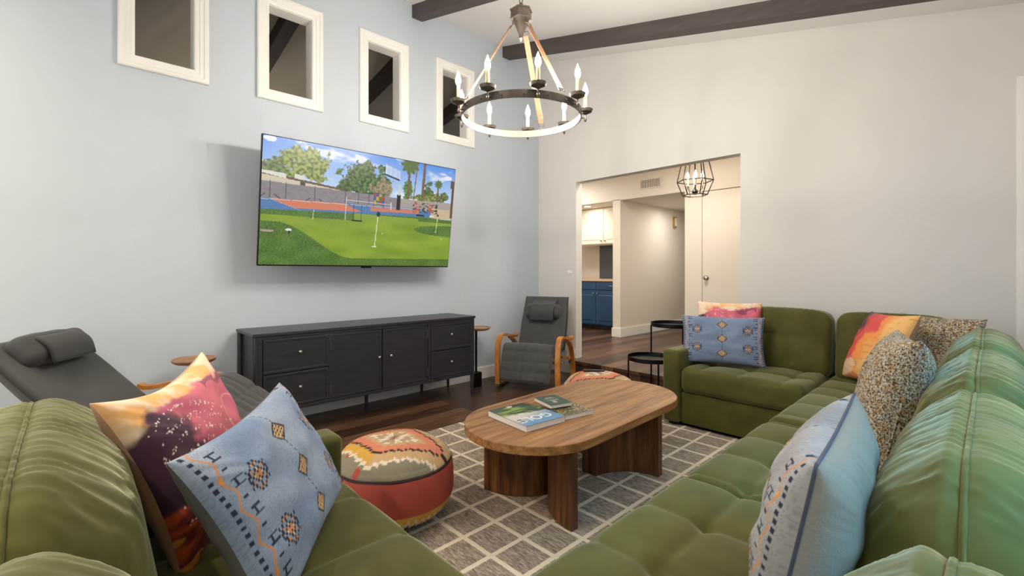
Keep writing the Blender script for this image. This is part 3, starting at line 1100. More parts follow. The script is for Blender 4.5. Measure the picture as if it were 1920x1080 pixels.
# ---------------------------------------------------------------- poufs
def pouf(name, label, c, r, h, rot, seed=0.0):
    S1, S2, S3 = lin(212, 128, 100), lin(196, 160, 116), lin(226, 210, 188)
    DK, GR, YE, RD, RO = lin(52, 34, 32), lin(136, 128, 108), lin(206, 158, 66), lin(176, 76, 62), lin(104, 44, 34)

    def top(x, y):
        # x, y scaled to radius 1; pattern: stepped diamonds
        q = 0.06
        xs = (floor(x / q) + 0.5) * q
        ys = (floor(y / q) + 0.5) * q
        d = abs(xs) * 0.62 + abs(ys)
        dd = abs(x) * 0.62 + abs(y)
        if abs(xs) < 0.05 and abs(ys) < 0.05:
            return RO
        a, b = abs(xs), abs(ys)
        if d < 0.15:
            return S3
        if d < 0.34:
            # hooked medallion
            if (abs(a - b * 1.3) < 0.06) or 0.27 < d < 0.31:
                return S3
            return mixc(S2, GR, 0.35)
        if d < 0.44:
            return S2
        if d < 0.64:
            return S1
        if d < 0.70:
            return DK
        if d < 0.92:
            return YE if x < 0.1 and nz(x * 2, y * 2, seed) > -0.05 else S2
        if d < 0.98:
            return S3
        k = nz(x * 3, y * 3, seed + 4)
        return RD if k > 0.5 else GR

    def col(x, y, z, rho):
        n = 0.88 + 0.24 * (0.5 + 0.5 * nz(x * 160, y * 160, z * 160)) + 0.10 * nz(x * 9, y * 9, z * 9)
        xr, yr = x / r, y / r
        if z > h * 0.72:
            if abs(z - h * 0.74) < 0.006:
                c_ = DK
            else:
                s = 1.12 if rho > 0 else 1
                c_ = top(xr * s, yr * s)
        else:
            an = math.atan2(y, x) / (2 * pi) * 6 % 1.0
            ww = abs(an - 0.5) * 2
            zz = z / h
            if 0.02 < an < 0.12 and zz > 0.3 and x < 0:
                c_ = RO if an > 0.06 else S3
            elif zz > 0.36 - 0.05 * sin(an * pi):
                c_ = RD
            else:
                st = (floor(an * 8) + 0.5)
                e = abs(an * 8 - st)
                lv = 0.16 + 0.10 * (1 - 2 * e)
                if zz < lv - 0.05 and e < 0.34:
                    c_ = DK
                elif zz < lv:
                    c_ = S3
                elif zz < 0.30:
                    c_ = YE
                else:
                    c_ = RD
        return (c_[0] * n, c_[1] * n, c_[2] * n)
    NA, NR = 200, 90
    vs = []
    cs = []
    # profile: superellipse with a domed, slightly dimpled top
    prof = []
    for k in range(NR + 1):
        a = -pi / 2 + pi * k / NR
        e = 0.62
        rr = r * (abs(cos(a)) ** e if abs(cos(a)) > 1e-9 else 0)
        zz = h / 2 + h / 2 * (abs(sin(a)) ** 0.78) * (1 if sin(a) > 0 else -1)
        prof.append((rr, zz))
    for (rr, zz) in prof:
        for k in range(NA):
            a = 2 * pi * k / NA
            x, y = rr * cos(a), rr * sin(a)
            w = 0.006 * nz(x * 7 + seed, y * 7, zz * 7)
            pl = 0.004 * abs(sin(a * 3)) ** 0.3 * (1 if 0.15 < zz / h < 0.8 else 0)
            vs.append((x * (1 + w / r + pl / r), y * (1 + w / r + pl / r), max(0.0005, zz + w)))
            cs.append(col(x, y, zz, rr))
    fs = [(i * NA + k, i * NA + (k + 1) % NA, (i + 1) * NA + (k + 1) % NA, (i + 1) * NA + k) for i in range(NR) for k in range(NA)]
    t = thing(name, label, 'pouf', c, rot, 'kilim floor poufs')
    mb = MB()
    mb.add(vs, fs, cs)
    o = mb.build('pouf_body', m_paint, t, smooth=True)
    zr = h * 0.74
    best = min((p_ for p_ in prof if p_[1] > h / 2), key=lambda p_: abs(p_[1] - zr))
    MB().tube([((best[0] + 0.003) * cos(2 * pi * k / 60), (best[0] + 0.003) * sin(2 * pi * k / 60), best[1]) for k in range(60)], 0.003, 6, closed=True).build('piping', m_rubber, t, smooth=True)
    return t


pouf('kilim_pouf', 'coral kilim pouf in front, between the blue cushion and the coffee table', (-2.03, 1.146, 0.012), 0.288, 0.375, 0.56)
pouf('kilim_pouf', 'kilim pouf behind the far end of the coffee table with a remote control on top', (-2.19, 3.07, 0.012), 0.298, 0.375, 1.2, 5.0)

t = thing('remote_control', 'slim black remote control lying on the far kilim pouf', 'remote control', (-2.25, 3.08, 0.389), 0.72)
MB().box(-0.085, 0.085, -0.019, 0.019, 0, 0.014, 0.005).build('remote_body', m_rubber, t, smooth=True, auto=0.6)
mb = MB()
for i in range(7):
    for j in (-1, 0, 1):
        mb.box(-0.065 + i * 0.018, -0.056 + i * 0.018, j * 0.011 - 0.003, j * 0.011 + 0.003, 0.013, 0.0155)
mb.build('button_pad', m_graycloth, t)

# ---------------------------------------------------------------- television
tx, ty, tz_ = -3.655, 1.836, 1.717
TW, TH = 1.695, 0.953


def bl(c, x0, x1, v, a, b, f):
    return c


SKY0, SKY1 = lin(84, 148, 232), lin(196, 220, 246)
G1, G2, G3 = lin(126, 168, 42), lin(66, 118, 40), lin(148, 186, 54)


def tree(u, v, cu, cv, ru, rv, seed, c0, c1):
    d = ((u - cu) / ru) ** 2 + ((v - cv) / rv) ** 2
    if d > 1.5:
        return None
    k = d + 0.9 * fb(u, v * 0.6, seed, 26) + 0.35 * nz(u, v, seed, 90)
    if k < 0.86:
        return mixc(c0, c1, 0.5 + 1.6 * nz(u, v * 0.6, seed + 3, 70))
    return None


def tvpic(u, v):
    # sky
    c = mixc(SKY0, SKY1, v / 0.36)
    cl = fb(u * 1.0, v * 1.6, 2.0, 5)
    c = mixc(c, lin(240, 244, 250), 0.75 * sst(0.30, 0.6, cl + 0.25 * (1 - abs(u - 0.3) * 3) * (0.3 if v < 0.3 else 0)))
    if ((u - 0.955) / 0.025) ** 2 + ((v - 0.10) / 0.022) ** 2 + 0.8 * nz(u, v, 1, 60) < 0.9:
        c = lin(238, 242, 250)
    if ((u - 0.03) / 0.03) ** 2 + ((v - 0.02) / 0.02) ** 2 + 0.8 * nz(u, v, 1, 60) < 0.9:
        c = lin(232, 238, 250)
    for a in ((0.045, 0.26, 0.07, 0.09, 1, lin(84, 104, 66), lin(134, 150, 98)),
              (0.18, 0.165, 0.115, 0.155, 2, lin(96, 112, 52), lin(172, 180, 104)),
              (0.47, 0.235, 0.135, 0.165, 3, lin(46, 74, 42), lin(104, 134, 74)),
              (0.36, 0.31, 0.05, 0.05, 4, lin(52, 78, 40), lin(96, 122, 60)),
              (0.555, 0.30, 0.06, 0.10, 5, lin(120, 108, 84), lin(168, 154, 120)),
              (0.70, 0.265, 0.035, 0.085, 6, lin(50, 96, 34), lin(104, 150, 58)),
              (0.83, 0.26, 0.035, 0.09, 7, lin(60, 84, 44), lin(110, 130, 74)),
              (0.92, 0.30, 0.05, 0.05, 8, lin(64, 84, 48), lin(130, 140, 84)),
              (0.80, 0.33, 0.08, 0.04, 9, lin(90, 110, 50), lin(160, 160, 90))):
        q = tree(u, v, *a)
        if q:
            c = q
    # palms
    for (pu, pv, w, s) in ((0.71, 0.035, 0.0065, 1), (0.755, -0.02, 0.003, 0), (0.80, -0.02, 0.008, 0), (0.895, 0.175, 0.005, 1)):
        lean = -0.035 * (v - pv) if w < 0.004 else -0.012 * (v - pv)
        if v > pv and v < 0.36 and abs(u - pu - lean) < w:
            c = mixc(lin(96, 70, 58), lin(146, 112, 88), 0.5 + 2 * nz(u, v, 3, 140))
        if s:
            du, dv = u - pu, (v - pv)
            rr_ = sqrt(du * du + (dv * 0.6) ** 2)
            an = math.atan2(dv * 0.6, du)
            if rr_ < 0.042 * (0.75 + 0.4 * abs(sin(an * 4.5))) * (1.15 if pu < 0.8 else 0.55):
                c = mixc(lin(44, 70, 34), lin(110, 134, 70), abs(sin(an * 9)))
    # house roof and wall
    if u < 0.37:
        ry = 0.275 + 0.17 * u
        if ry < v < ry + 0.018:
            c = lin(110, 84, 70)
        elif ry + 0.018 <= v < 0.40:
            c = lin(214, 200, 178)
            if abs(u - 0.17) < 0.012 and v < ry + 0.05:
                c = lin(80, 76, 74)
        if abs(u - 0.155) < 0.02 and ry - 0.035 < v < ry + 0.002:
            c = lin(224, 220, 212)
    if u < 0.10 and 0.262 + 0.10 * u < v < 0.285 + 0.25 * u:
        c = lin(226, 224, 214)
    # block wall
    wt = 0.345 + 0.02 * u if u < 0.7 else 0.36 - 0.04 * (u - 0.7)
    wbm = 0.475 - 0.05 * u
    if wt < v < wbm + 0.02:
        b_ = (floor(v / 0.012) + floor(u / 0.015)) % 2
        c = mixc(lin(126, 118, 124), lin(150, 142, 146), 0.5 + 0.5 * nz(u, v, 4, 50) + 0.15 * b_)
        if u > 0.64:
            c = mixc(c, lin(182, 170, 158), 0.7)
    for pu in (0.035, 0.10, 0.225, 0.37, 0.435, 0.49, 0.56):
        if abs(u - pu) < 0.0022 and wt - 0.01 < v < wbm:
            c = lin(40, 42, 50)
    for pu in (0.035, 0.225):
        for s in (-1, 1):
            if 0 < (v - 0.44) < 0.04 and abs(u - pu - s * (v - 0.42) * 0.8) < 0.003:
                c = lin(40, 42, 50)
    # sports court
    ct, cb = 0.478 - 0.05 * u, 0.558 - 0.06 * u
    if u < 0.86 and ct < v < cb + 0.004:
        c = lin(84, 126, 176)
        e0 = 0.03 + 0.13 * (v - ct) / (cb - ct)
        e1 = 0.36 + 0.12 * (v - ct) / (cb - ct)
        if e0 < u < e1 and v < cb - 0.012:
            c = lin(214, 126, 96)
        if 0.50 < u < 0.78 and ct + 0.012 < v < cb - 0.025:
            c = lin(206, 128, 102)
        if abs(v - (ct + 0.006)) < 0.002 or abs(u - e0) < 0.0015:
            c = lin(206, 206, 210)
    # sand at the far right
    if u > 0.86 and 0.42 < v < 0.52:
        c = lin(206, 182, 150)
    # lawn
    lw_ = cb + 0.004 + (0.02 * sst(0.8, 1.0, u))
    if v > lw_:
        f = 0.5 + 0.9 * nz(u * 1.0, v * 1.4, 1, 120) + 0.4 * nz(u, v, 6, 14)
        fr = mixc(lin(58, 96, 34), lin(106, 138, 62), f)
        # putting green outline
        ue = 0.0
        d1 = v - (0.585 + 0.055 * max(0, 0.30 - u) / 0.30 * (1 if u < 0.3 else 0))
        left = 0.17 + 0.25 * sst(0.70, 0.93, v) if v > 0.62 else 0.0
        top_ = 0.60 if u < 0.42 else 0.535
        bot = 0.93 - 0.05 * sin(u * 3.1) * 0 - 0.10 * sst(0.0, 1.0, (0.45 - u) / 0.3)
        low = 0.655 + 0.28 * sst(0.06, 0.42, u)
        inside = v > top_ and v < min(low, 0.945 - 0.02 * u) and u > 0.0
        inside = inside and not (u > 0.78 and 0.50 < v < 0.56)
        if u > 0.76 and ((u - 1.0) / 0.24) ** 2 + ((v - 0.64) / 0.055) ** 2 < 1:
            inside = False
        if inside:
            c = mixc(lin(120, 150, 40), lin(150, 174, 60), 0.5 + 0.7 * nz(u, v * 2, 1, 6) + 0.3 * nz(u, v, 2, 110))
            if u > 0.40 and v < 0.60:
                c = mixc(c, lin(132, 160, 66), 0.5)
        else:
            c = fr
    # props
    P = lambda cu, cv, w, h_: abs(u - cu) < w and abs(v - cv) < h_
    if P(0.655, 0.395, 0.011, 0.075):
        c = lin(28, 28, 32)
    if P(0.655, 0.30, 0.007, 0.07) and v < 0.33:
        c = lin(206, 208, 212)
    if 0.572 < u < 0.655 and 0.065 + 0.5 * (u - 0.572) < v < 0.165 + 0.42 * (u - 0.572):
        c = mixc(c, lin(214, 224, 236), 0.45)
        if min(abs(u - 0.574), abs(u - 0.60), abs(u - 0.627), abs(u - 0.653)) < 0.0015 or v > 0.150 + 0.42 * (u - 0.572):
            c = lin(236, 238, 240) if v < 0.150 + 0.42 * (u - 0.572) else lin(36, 36, 44)
    # play frame with coloured targets
    if 0.515 < u < 0.575 and 0.335 < v < 0.47:
        fu, fv = (u - 0.515) / 0.06, (v - 0.335) / 0.135
        if fu < 0.07 or fu > 0.93 or fv < 0.05:
            c = lin(44, 60, 90)
        elif fv < 0.75:
            k = (int(fu * 4) + int(fv * 4)) % 4
            c = (lin(196, 60, 48), lin(52, 96, 160), lin(212, 160, 60), lin(60, 130, 80))[k]
    # small black goal on the lawn
    for pu in (0.415, 0.455):
        if P(pu, 0.53, 0.0022, 0.075):
            c = lin(30, 32, 36)
    if P(0.435, 0.60, 0.026, 0.006):
        c = lin(40, 40, 40)
    if P(0.375, 0.50, 0.0015, 0.10) or P(0.615, 0.44, 0.0025, 0.035):
        c = lin(226, 228, 230)
    if 0.375 < u < 0.615 and abs(v - 0.425) < 0.0025:
        c = lin(220, 222, 226)
    # seating at the right
    if 0.74 < u < 0.90 and 0.375 < v < 0.475:
        k = nz(u, v, 7, 60)
        if k > 0.05:
            c = (lin(40, 50, 66), lin(190, 88, 56), lin(86, 70, 58))[int((u * 37) % 3)]
    if P(0.79, 0.50, 0.025, 0.007):
        c = lin(34, 38, 30)
    # flags and cups
    for (pu, v0, v1, w, lean) in ((0.545, 0.53, 0.825, 0.0022, -0.03), (0.225, 0.535, 0.62, 0.0012, -0.05), (0.905, 0.50, 0.66, 0.0018, -0.04)):
        if v0 < v < v1 and abs(u - pu - lean * (v - v0)) < w:
            c = lin(226, 230, 190)
    for (pu, pv, a, b, cc) in ((0.546, 0.525, 0.010, 0.024, lin(22, 56, 44)), (0.534, 0.825, 0.013, 0.006, lin(232, 236, 214)),
                               (0.574, 0.70, 0.004, 0.004, lin(220, 232, 180)), (0.94, 0.72, 0.004, 0.005, lin(236, 240, 220)),
                               (0.905, 0.485, 0.006, 0.014, lin(26, 46, 40)), (0.118, 0.715, 0.014, 0.010, lin(230, 232, 226)), (0.120, 0.733, 0.005, 0.012, lin(30, 34, 30)),
                               (0.03, 0.73, 0.028, 0.010, lin(176, 160, 140)), (0.865, 0.497, 0.016, 0.008, lin(224, 228, 226))):
        if ((u - pu) / a) ** 2 + ((v - pv) / b) ** 2 < 1:
            c = cc
    # trunk on the right edge
    if u > 0.985 - 0.010 * (v < 0.2) and 0.12 < v < 0.50:
        c = lin(96, 78, 62)
    return c


t = thing('television', 'large wall mounted flat television showing a backyard putting green', 'television', (tx, ty, tz_))
t.rotation_euler = (0, 0.14, -0.013)
MB().box(-0.030, 0.0, -TW / 2, TW / 2, -TH / 2, TH / 2, 0.004).build('bezel', m_black, t, smooth=True, auto=0.6)
mb = MB()
grid_face(mb, 400, 225, lambda a, b: (0.0012, -TW / 2 + 0.006 + (TW - 0.012) * a, TH / 2 - 0.006 - (TH - 0.016) * b), tvpic)
mb.build('screen', m_screen, t)
MB().box(-0.012, 0.006, -0.045, 0.045, -TH / 2 - 0.012, -TH / 2 + 0.002, 0.002).build('sensor_bump', m_black, t)
MB().box(-0.060, -0.030, -0.55, 0.55, -0.38, 0.12, 0.01).build('rear_housing', m_black, t)
MB().box(-0.10, -0.06, -0.20, 0.20, -0.20, 0.20, 0.004).build('mount_plate', m_black, t)
mb = MB()
mb.box(-0.22, -0.08, -0.16, -0.12, -0.03, 0.03, 0.004).box(-0.22, -0.08, 0.12, 0.16, -0.03, 0.03, 0.004)
mb.box(-0.30, -0.20, -0.16, 0.16, -0.035, 0.035, 0.004)
mb.build('mount_arm', m_black, t)

# ---------------------------------------------------------------- sideboard
SB = thing('sideboard', 'long black oak sideboard with two doors and four drawers under the television', 'sideboard', (-3.73, 1.885, 0))
fx = 0.223
bx = -0.22
hy = 0.978
MB().box(bx, fx + 0.004, -hy - 0.004, hy + 0.004, 0.748, 0.770, 0.003).build('sideboard_top', m_sb, SB)
mb = MB()
mb.box(bx + 0.03, fx - 0.025, -hy + 0.03, hy - 0.03, 0.205, 0.748)
# face frame
yy = [(-hy + 0.06, -0.455), (-0.44, -0.012), (-0.008, 0.435), (0.465, hy - 0.035)]
mb.box(fx - 0.028, fx - 0.004, -hy + 0.03, hy - 0.03, 0.725, 0.748).box(fx - 0.028, fx - 0.004, -hy + 0.03, hy - 0.03, 0.200, 0.226)
for y in (-hy + 0.045, -0.4475, 0.45, hy - 0.025):
    mb.box(fx - 0.028, fx - 0.004, y - 0.0125, y + 0.0125, 0.226, 0.725)
mb.build('carcass', m_sb, SB, bevel=0.002)


def sb_knob(parent, y, z, x=fx - 0.012):
    m3 = MB()
    m3.lathe([(0.006, 0), (0.005, 0.012), (0.012, 0.018), (0.0145, 0.026), (0.010, 0.033), (0.003, 0.035)], n=18)
    m3.v = [(x + v[2], y + v[0], z + v[1]) for v in m3.v]
    m3.build('knob', m_chrome, parent, smooth=True, auto=0.9)


def front(name, y0, y1, z0, z1, ky, kz):
    d = MB().box(fx - 0.040, fx - 0.013, y0 + 0.003, y1 - 0.003, z0 + 0.003, z1 - 0.003, 0.003).build(name, m_sb, SB)
    m2 = MB()
    w = 0.018
    a, b, c, e = y0 + 0.003, y1 - 0.003, z0 + 0.003, z1 - 0.003
    m2.box(fx - 0.014, fx - 0.007, a, b, e - w, e).box(fx - 0.014, fx - 0.007, a, b, c, c + w).box(fx - 0.014, fx - 0.007, a, a + w, c + w, e - w).box(fx - 0.014, fx - 0.007, b - w, b, c + w, e - w)
    m2.build('moulding', m_sb, d, bevel=0.002)
    sb_knob(d, ky, kz)
    return d


for (y0, y1, ky) in ((yy[0][0], yy[0][1], 1.214 - 1.885), (yy[3][0], yy[3][1], 2.573 - 1.885)):
    front('drawer', y0, y1, 0.478, 0.725, ky, 0.617)
    front('drawer', y0, y1, 0.226, 0.474, ky, 0.362)
for (y0, y1, ky, hyy) in ((yy[1][0], yy[1][1], 1.84 - 1.885, yy[1][0]), (yy[2][0], yy[2][1], 1.947 - 1.885, yy[2][1])):
    d = front('door', y0, y1, 0.226, 0.725, ky, 0.496)
    for z in (0.30, 0.64):
        MB().tube([(fx - 0.006, hyy, z - 0.035), (fx - 0.006, hyy, z + 0.035)], 0.004, 8).build('hinge', m_iron, d)
for (x, y) in ((fx - 0.022, -hy + 0.02), (fx - 0.022, hy - 0.02), (bx + 0.022, -hy + 0.02), (bx + 0.022, hy - 0.02)):
    mb = MB()
    mb.lathe([(0.012, 0.0), (0.021, 0.2), (0.021, 0.748)], (x, y, 0), 20)
    mb.build('leg', m_sb, SB, smooth=True, auto=0.8)
MB().lathe([(0.012, 0.0), (0.019, 0.205)], (-0.035, -0.027, 0), 20).build('leg', m_sb, SB, smooth=True, auto=0.8)
MB().lathe([(0.012, 0.0), (0.019, 0.205)], (bx + 0.05, 0.62, 0), 20).build('leg', m_sb, SB, smooth=True, auto=0.8)


# ---------------------------------------------------------------- drink tables beside the sideboard
def drink_table(label, c, rz, zt, r):
    t = thing('drink_table', label, 'side table', c, rz, 'small round drink tables beside the sideboard')
    MB().lathe([(r * 0.80, zt - 0.030), (r * 0.96, zt - 0.018), (r, zt - 0.006), (r * 0.985, zt), (r * 0.93, zt), (r * 0.90, zt - 0.006), (0.001, zt - 0.006)], n=48).build('table_top', m_sidewood, t, smooth=True, auto=0.7)
    MB().lathe([(0.0125, 0.02), (0.0125, zt - 0.03)], (-0.03, 0, 0), 16).build('pole', m_black, t, smooth=True, auto=0.8)
    MB().box(-0.085, 0.025, -0.03, 0.03, 0, 0.15, 0.004).build('base', m_black, t)


drink_table('round wooden drink table on a black post at the left end of the sideboard', (-3.74, 0.606, 0), 0.0, 0.615, 0.128)
drink_table('round wooden drink table at the right end of the sideboard next to the recliner', (-3.745, 3.10, 0), 1.57, 0.620, 0.128)

# ---------------------------------------------------------------- two tier tray table
t = thing('tray_table', 'black metal two-tier round tray table between the sofa arm and the step', 'side table', (-2.03, 3.79, 0))


def tray(c, r, z):
    mb = MB()
    mb.lathe([(0.001, z - 0.035), (r - 0.004, z - 0.035), (r, z - 0.031), (r, z), (r - 0.003, z), (r - 0.005, z - 0.027), (0.001, z - 0.029)], c, 64)
    mb.build('tray', m_black, t, smooth=True, auto=0.6)


UC, LC = (0.01, 0.19), (0.0, -0.185)
tray((UC[0], UC[1], 0), 0.198, 0.738)
tray((LC[0], LC[1], 0), 0.198, 0.478)
for (x, y, z) in ((UC[0] - 0.16, UC[1] - 0.11, 0.71), (UC[0] + 0.15, UC[1] - 0.12, 0.71), (UC[0], UC[1] + 0.19, 0.71), (LC[0] - 0.14, LC[1] - 0.135, 0.45), (LC[0] + 0.14, LC[1] - 0.135, 0.45)):
    MB().tube([(x, y, 0), (x, y, z)], 0.0075, 10).build('leg', m_black, t, smooth=True, auto=0.8)


# ---------------------------------------------------------------- recliners
def pad(mb, path, width, th, qx=(), qs=(), edge=0.03, seed=0.0, puff=0.0, xw=None):
    """upholstered pad that follows path (y, z); quilt seams at x in qx, at arc positions qs"""
    P = [Vector(p) for p in smooth_path(path, 8)]
    L = [0]
    for i in range(1, len(P)):
        L.append(L[-1] + (P[i] - P[i - 1]).length)
    TL_ = L[-1]
    n = max(12, int(TL_ / 0.012))
    m = max(14, int(width / 0.014))

    def at(s):
        s = max(0, min(TL_, s))
        for i in range(1, len(P)):
            if L[i] >= s:
                f = (s - L[i - 1]) / max(1e-9, L[i] - L[i - 1])
                return P[i - 1].lerp(P[i], f), (P[i] - P[i - 1]).normalized()
        return P[-1], (P[-1] - P[-2]).normalized()
    top = []
    bot = []
    for i in range(n + 1):
        s = TL_ * i / n
        p, tg = at(s)
        nn_ = Vector((-tg.y, tg.x))
        for j in range(m + 1):
            a = -1 + 2 * j / m
            w = width * (xw(s / TL_) if xw else 1)
            x = a * w / 2
            ex = min(1, (1 - abs(a)) * w / 2 / edge)
            es = min(1, min(s, TL_ - s) / edge)
            k = sqrt(max(0, 1 - (1 - ex) ** 2)) * sqrt(max(0, 1 - (1 - es) ** 2))
            g = 0
            for q in qx:
                g += exp(-abs(x - q) / 0.012)
            for q in qs:
                g += exp(-abs(s - q) / 0.012)
            h = th / 2 * k + puff * k * (1 - a * a) - 0.012 * min(1, g) * k + 0.004 * k * nz(x * 12, s * 12, seed)
            top.append((x, p.x + nn_.x * h, p.y + nn_.y * h))
            h2 = th / 2 * k
            bot.append((x, p.x - nn_.x * h2, p.y - nn_.y * h2))
    fs = []
    o = len(top)
    for i in range(n):
        for j in range(m):
            a = i * (m + 1) + j
            fs.append((a, a + 1, a + m + 2, a + m + 1))
            fs.append((o + a, o + a + m + 1, o + a + m + 2, o + a + 1))
    for i in range(n):
        for j in (0, m):
            a = i * (m + 1) + j
            fs.append((a, a + m + 1, o + a + m + 1, o + a))
    for j in range(m):
        for i in (0, n):
            a = i * (m + 1) + j
            fs.append((a, a + 1, o + a + 1, o + a))
    mb.add(top + bot, fs)
    return mb


def recliner(label, c, rz, back, foot, pillow_z, w=0.50, seat_z=0.36, knee=0.02):
    """front = -y.  back / foot: end points (y, z) of back and foot pads"""
    t = thing('recliner_chair', label, 'chair', c, rz, 'charcoal recliner chairs with bentwood arms')
    hw = 0.325
    for s in (-1, 1):
        x0, x1 = (s * hw - 0.026, s * hw + 0.026)
        loop = smooth_path([(-0.32, 0.035), (-0.335, 0.20), (-0.33, 0.38), (-0.29, 0.50), (-0.20, 0.53), (0.0, 0.495), (0.16, 0.47), (0.22, 0.485)], 7)
        MB().ribbon(loop, x0, x1, 0.024).build('arm_frame', m_bent, t, smooth=True, auto=0.7)
        rear = smooth_path([(0.02, 0.48), (0.16, 0.40), (0.25, 0.25), (0.285, 0.10), (0.27, 0.02)], 7)
        MB().ribbon(rear, x0, x1, 0.024).build('rear_leg', m_bent, t, smooth=True, auto=0.7)
        rock = smooth_path([(-0.34, 0.045), (-0.2, 0.02), (0.0, 0.013), (0.18, 0.02), (0.30, 0.05)], 6)
        MB().ribbon(rock, x0, x1, 0.022).build('rocker', m_bent, t, smooth=True, auto=0.7)
    MB().box(-hw, hw, -0.20, -0.15, 0.25, 0.275, 0.004).box(-hw, hw, 0.14, 0.19, 0.25, 0.275, 0.004).build('cross_rail', m_bent, t)
    sp_ = [(-0.26, seat_z + 0.02), (-0.1, seat_z), (0.08, seat_z - 0.02), (0.17, seat_z + 0.02)]
    mb = MB()
    pad(mb, sp_[::-1], w, 0.10, qx=(-w * 0.24, w * 0.24), seed=1)
    mb.build('seat_cushion', m_graycloth, t, smooth=True)
    b0 = (0.13, seat_z - 0.02)
    mid = ((b0[0] + back[0]) / 2 - 0.0, (b0[1] + back[1]) / 2)
    mb = MB()
    pad(mb, [back, mid, b0], w + 0.04, 0.085, qx=(-w * 0.33, w * 0.33), seed=2, puff=0.012, xw=lambda s: 0.95 + 0.05 * sst(0, 0.5, s))
    mb.build('back_cushion', m_graycloth, t, smooth=True)
    # side bolsters of the back
    f0 = (-0.22, seat_z + 0.035)
    mb = MB()
    m_ = ((f0[0] * 0.45 + foot[0] * 0.55) - 0.03, (f0[1] * 0.5 + foot[1] * 0.5) + 0.03)
    pad(mb, [f0, (f0[0] - 0.07, f0[1] + knee), m_, foot][::-1][::-1][::-1], w + 0.07, 0.075, qx=(-w * 0.24, -w * 0.08, w * 0.08, w * 0.24), qs=(0.10, 0.2, 0.3), seed=3, puff=0.012, xw=lambda s: 0.93 + 0.07 * s)
    mb.build('foot_rest', m_graycloth, t, smooth=True)
    # head pillow lying on the upper back
    d = (Vector(back) - Vector(b0)).normalized()
    nn_ = Vector((-d.y, d.x)) if d.x > 0 else Vector((d.y, -d.x))
    pc = Vector(back) - d * pillow_z + nn_ * 0.075
    V, F = rbox(w * 0.80, 0.16, 0.11, 0.05, 30, 16, 12, lambda p, n: p + n * 0.006 * nz(p.x * 9, p.y * 9, p.z * 9) + n * 0.008 * (1 - (p.x / (w * 0.4)) ** 2))
    an = math.atan2(d.y, d.x)
    Rm = Matrix.Rotation(an, 3, 'X')
    o = MB().add([(v[0], (Rm @ Vector(v))[1] + pc.x, (Rm @ Vector(v))[2] + pc.y) for v in V], F).build('head_pillow', m_graydk, t, smooth=True)
    # flap that carries the pillow over the top
    mb = MB()
    e0 = Vector(back) - nn_ * 0.06
    pth = [tuple(Vector(back) + nn_ * 0.035 - d * 0.02), tuple(Vector(back) + nn_ * 0.05 - d * (pillow_z * 0.35)), tuple(pc + nn_ * 0.05 + d * 0.04), tuple(pc + nn_ * 0.07 - d * 0.04), tuple(pc + nn_ * 0.03 - d * 0.12)]
    pad(mb, pth, w * 0.58, 0.018, seed=5, edge=0.01)
    mb.build('pillow_strap', m_graydk, o, smooth=True)
    return t


recliner('charcoal recliner with honey bentwood arms in the corner right of the sideboard', (-3.42, 3.66, 0), 0.43, (0.36, 0.915), (-0.43, 0.09), 0.20)
recliner('charcoal recliner laid back along the wall at the left edge of the picture', (-3.28, 0.33, 0.012), 2.60, (0.60, 0.82), (-0.70, 0.30), 0.12, knee=0.12, w=0.58)

# ---------------------------------------------------------------- chandelier
CC = (-2.0228, 2.0177)
ZR = 2.164
Fv = Vector((-0.7216, 0.6923, 0))
Rv = Vector((0.6923, 0.7216, 0))
ch = thing('chandelier', 'iron wagon wheel chandelier with nine lit candles hanging on tan straps', 'chandelier', (CC[0], CC[1], ZR))


def pol(deg, r, z=0.0):
    a = math.radians(deg)
    v = Rv * cos(a) * r - Fv * sin(a) * r
    return Vector((v.x, v.y, z))


RR = 0.366
mb = MB()
n = 120
vs = []
for k in range(n):
    a = 360 * k / n
    for (dr, z) in ((0.0, -0.022), (0.006, -0.022), (0.006, 0.022), (0.0, 0.022)):
        vs.append(pol(a, RR + dr, z))
fs = []
for k in range(n):
    k2 = (k + 1) % n
    for j in range(4):
        j2 = (j + 1) % 4
        fs.append((k * 4 + j, k * 4 + j2, k2 * 4 + j2, k2 * 4 + j))
mb.add(vs, fs).build('ring_band', m_iron, ch, smooth=True, auto=0.6)
for k in range(18):
    mb = MB()
    q = pol(20 * k + 8, RR + 0.007)
    mb.lathe([(0.006, -0.003), (0.006, 0.003)], (0, 0, 0), 10)
    mb = MB().tube([pol(20 * k + 8, RR + 0.004), pol(20 * k + 8, RR + 0.012)], 0.006, 8)
    mb.build('rivet', m_iron, ch)
# hub
hz0 = 2.79 - ZR
mb = MB()
hexp = lambda r: [(r * cos(2 * pi * k / 6), r * sin(2 * pi * k / 6)) for k in range(6)]
mb.prism(hexp(0.066), hz0 - 0.028, hz0 + 0.028).prism(hexp(0.072), hz0 + 0.024, hz0 + 0.030).prism(hexp(0.072), hz0 - 0.030, hz0 - 0.024)
mb.lathe([(0.05, hz0 - 0.03), (0.04, hz0 - 0.06), (0.018, hz0 - 0.11), (0.012, hz0 - 0.13), (0.016, hz0 - 0.145), (0.006, hz0 - 0.16)], n=24)
mb.lathe([(0.03, hz0 + 0.03), (0.014, hz0 + 0.05), (0.010, hz0 + 0.075)], n=20)
mb.build('hub', m_iron, ch, smooth=True, auto=0.6)
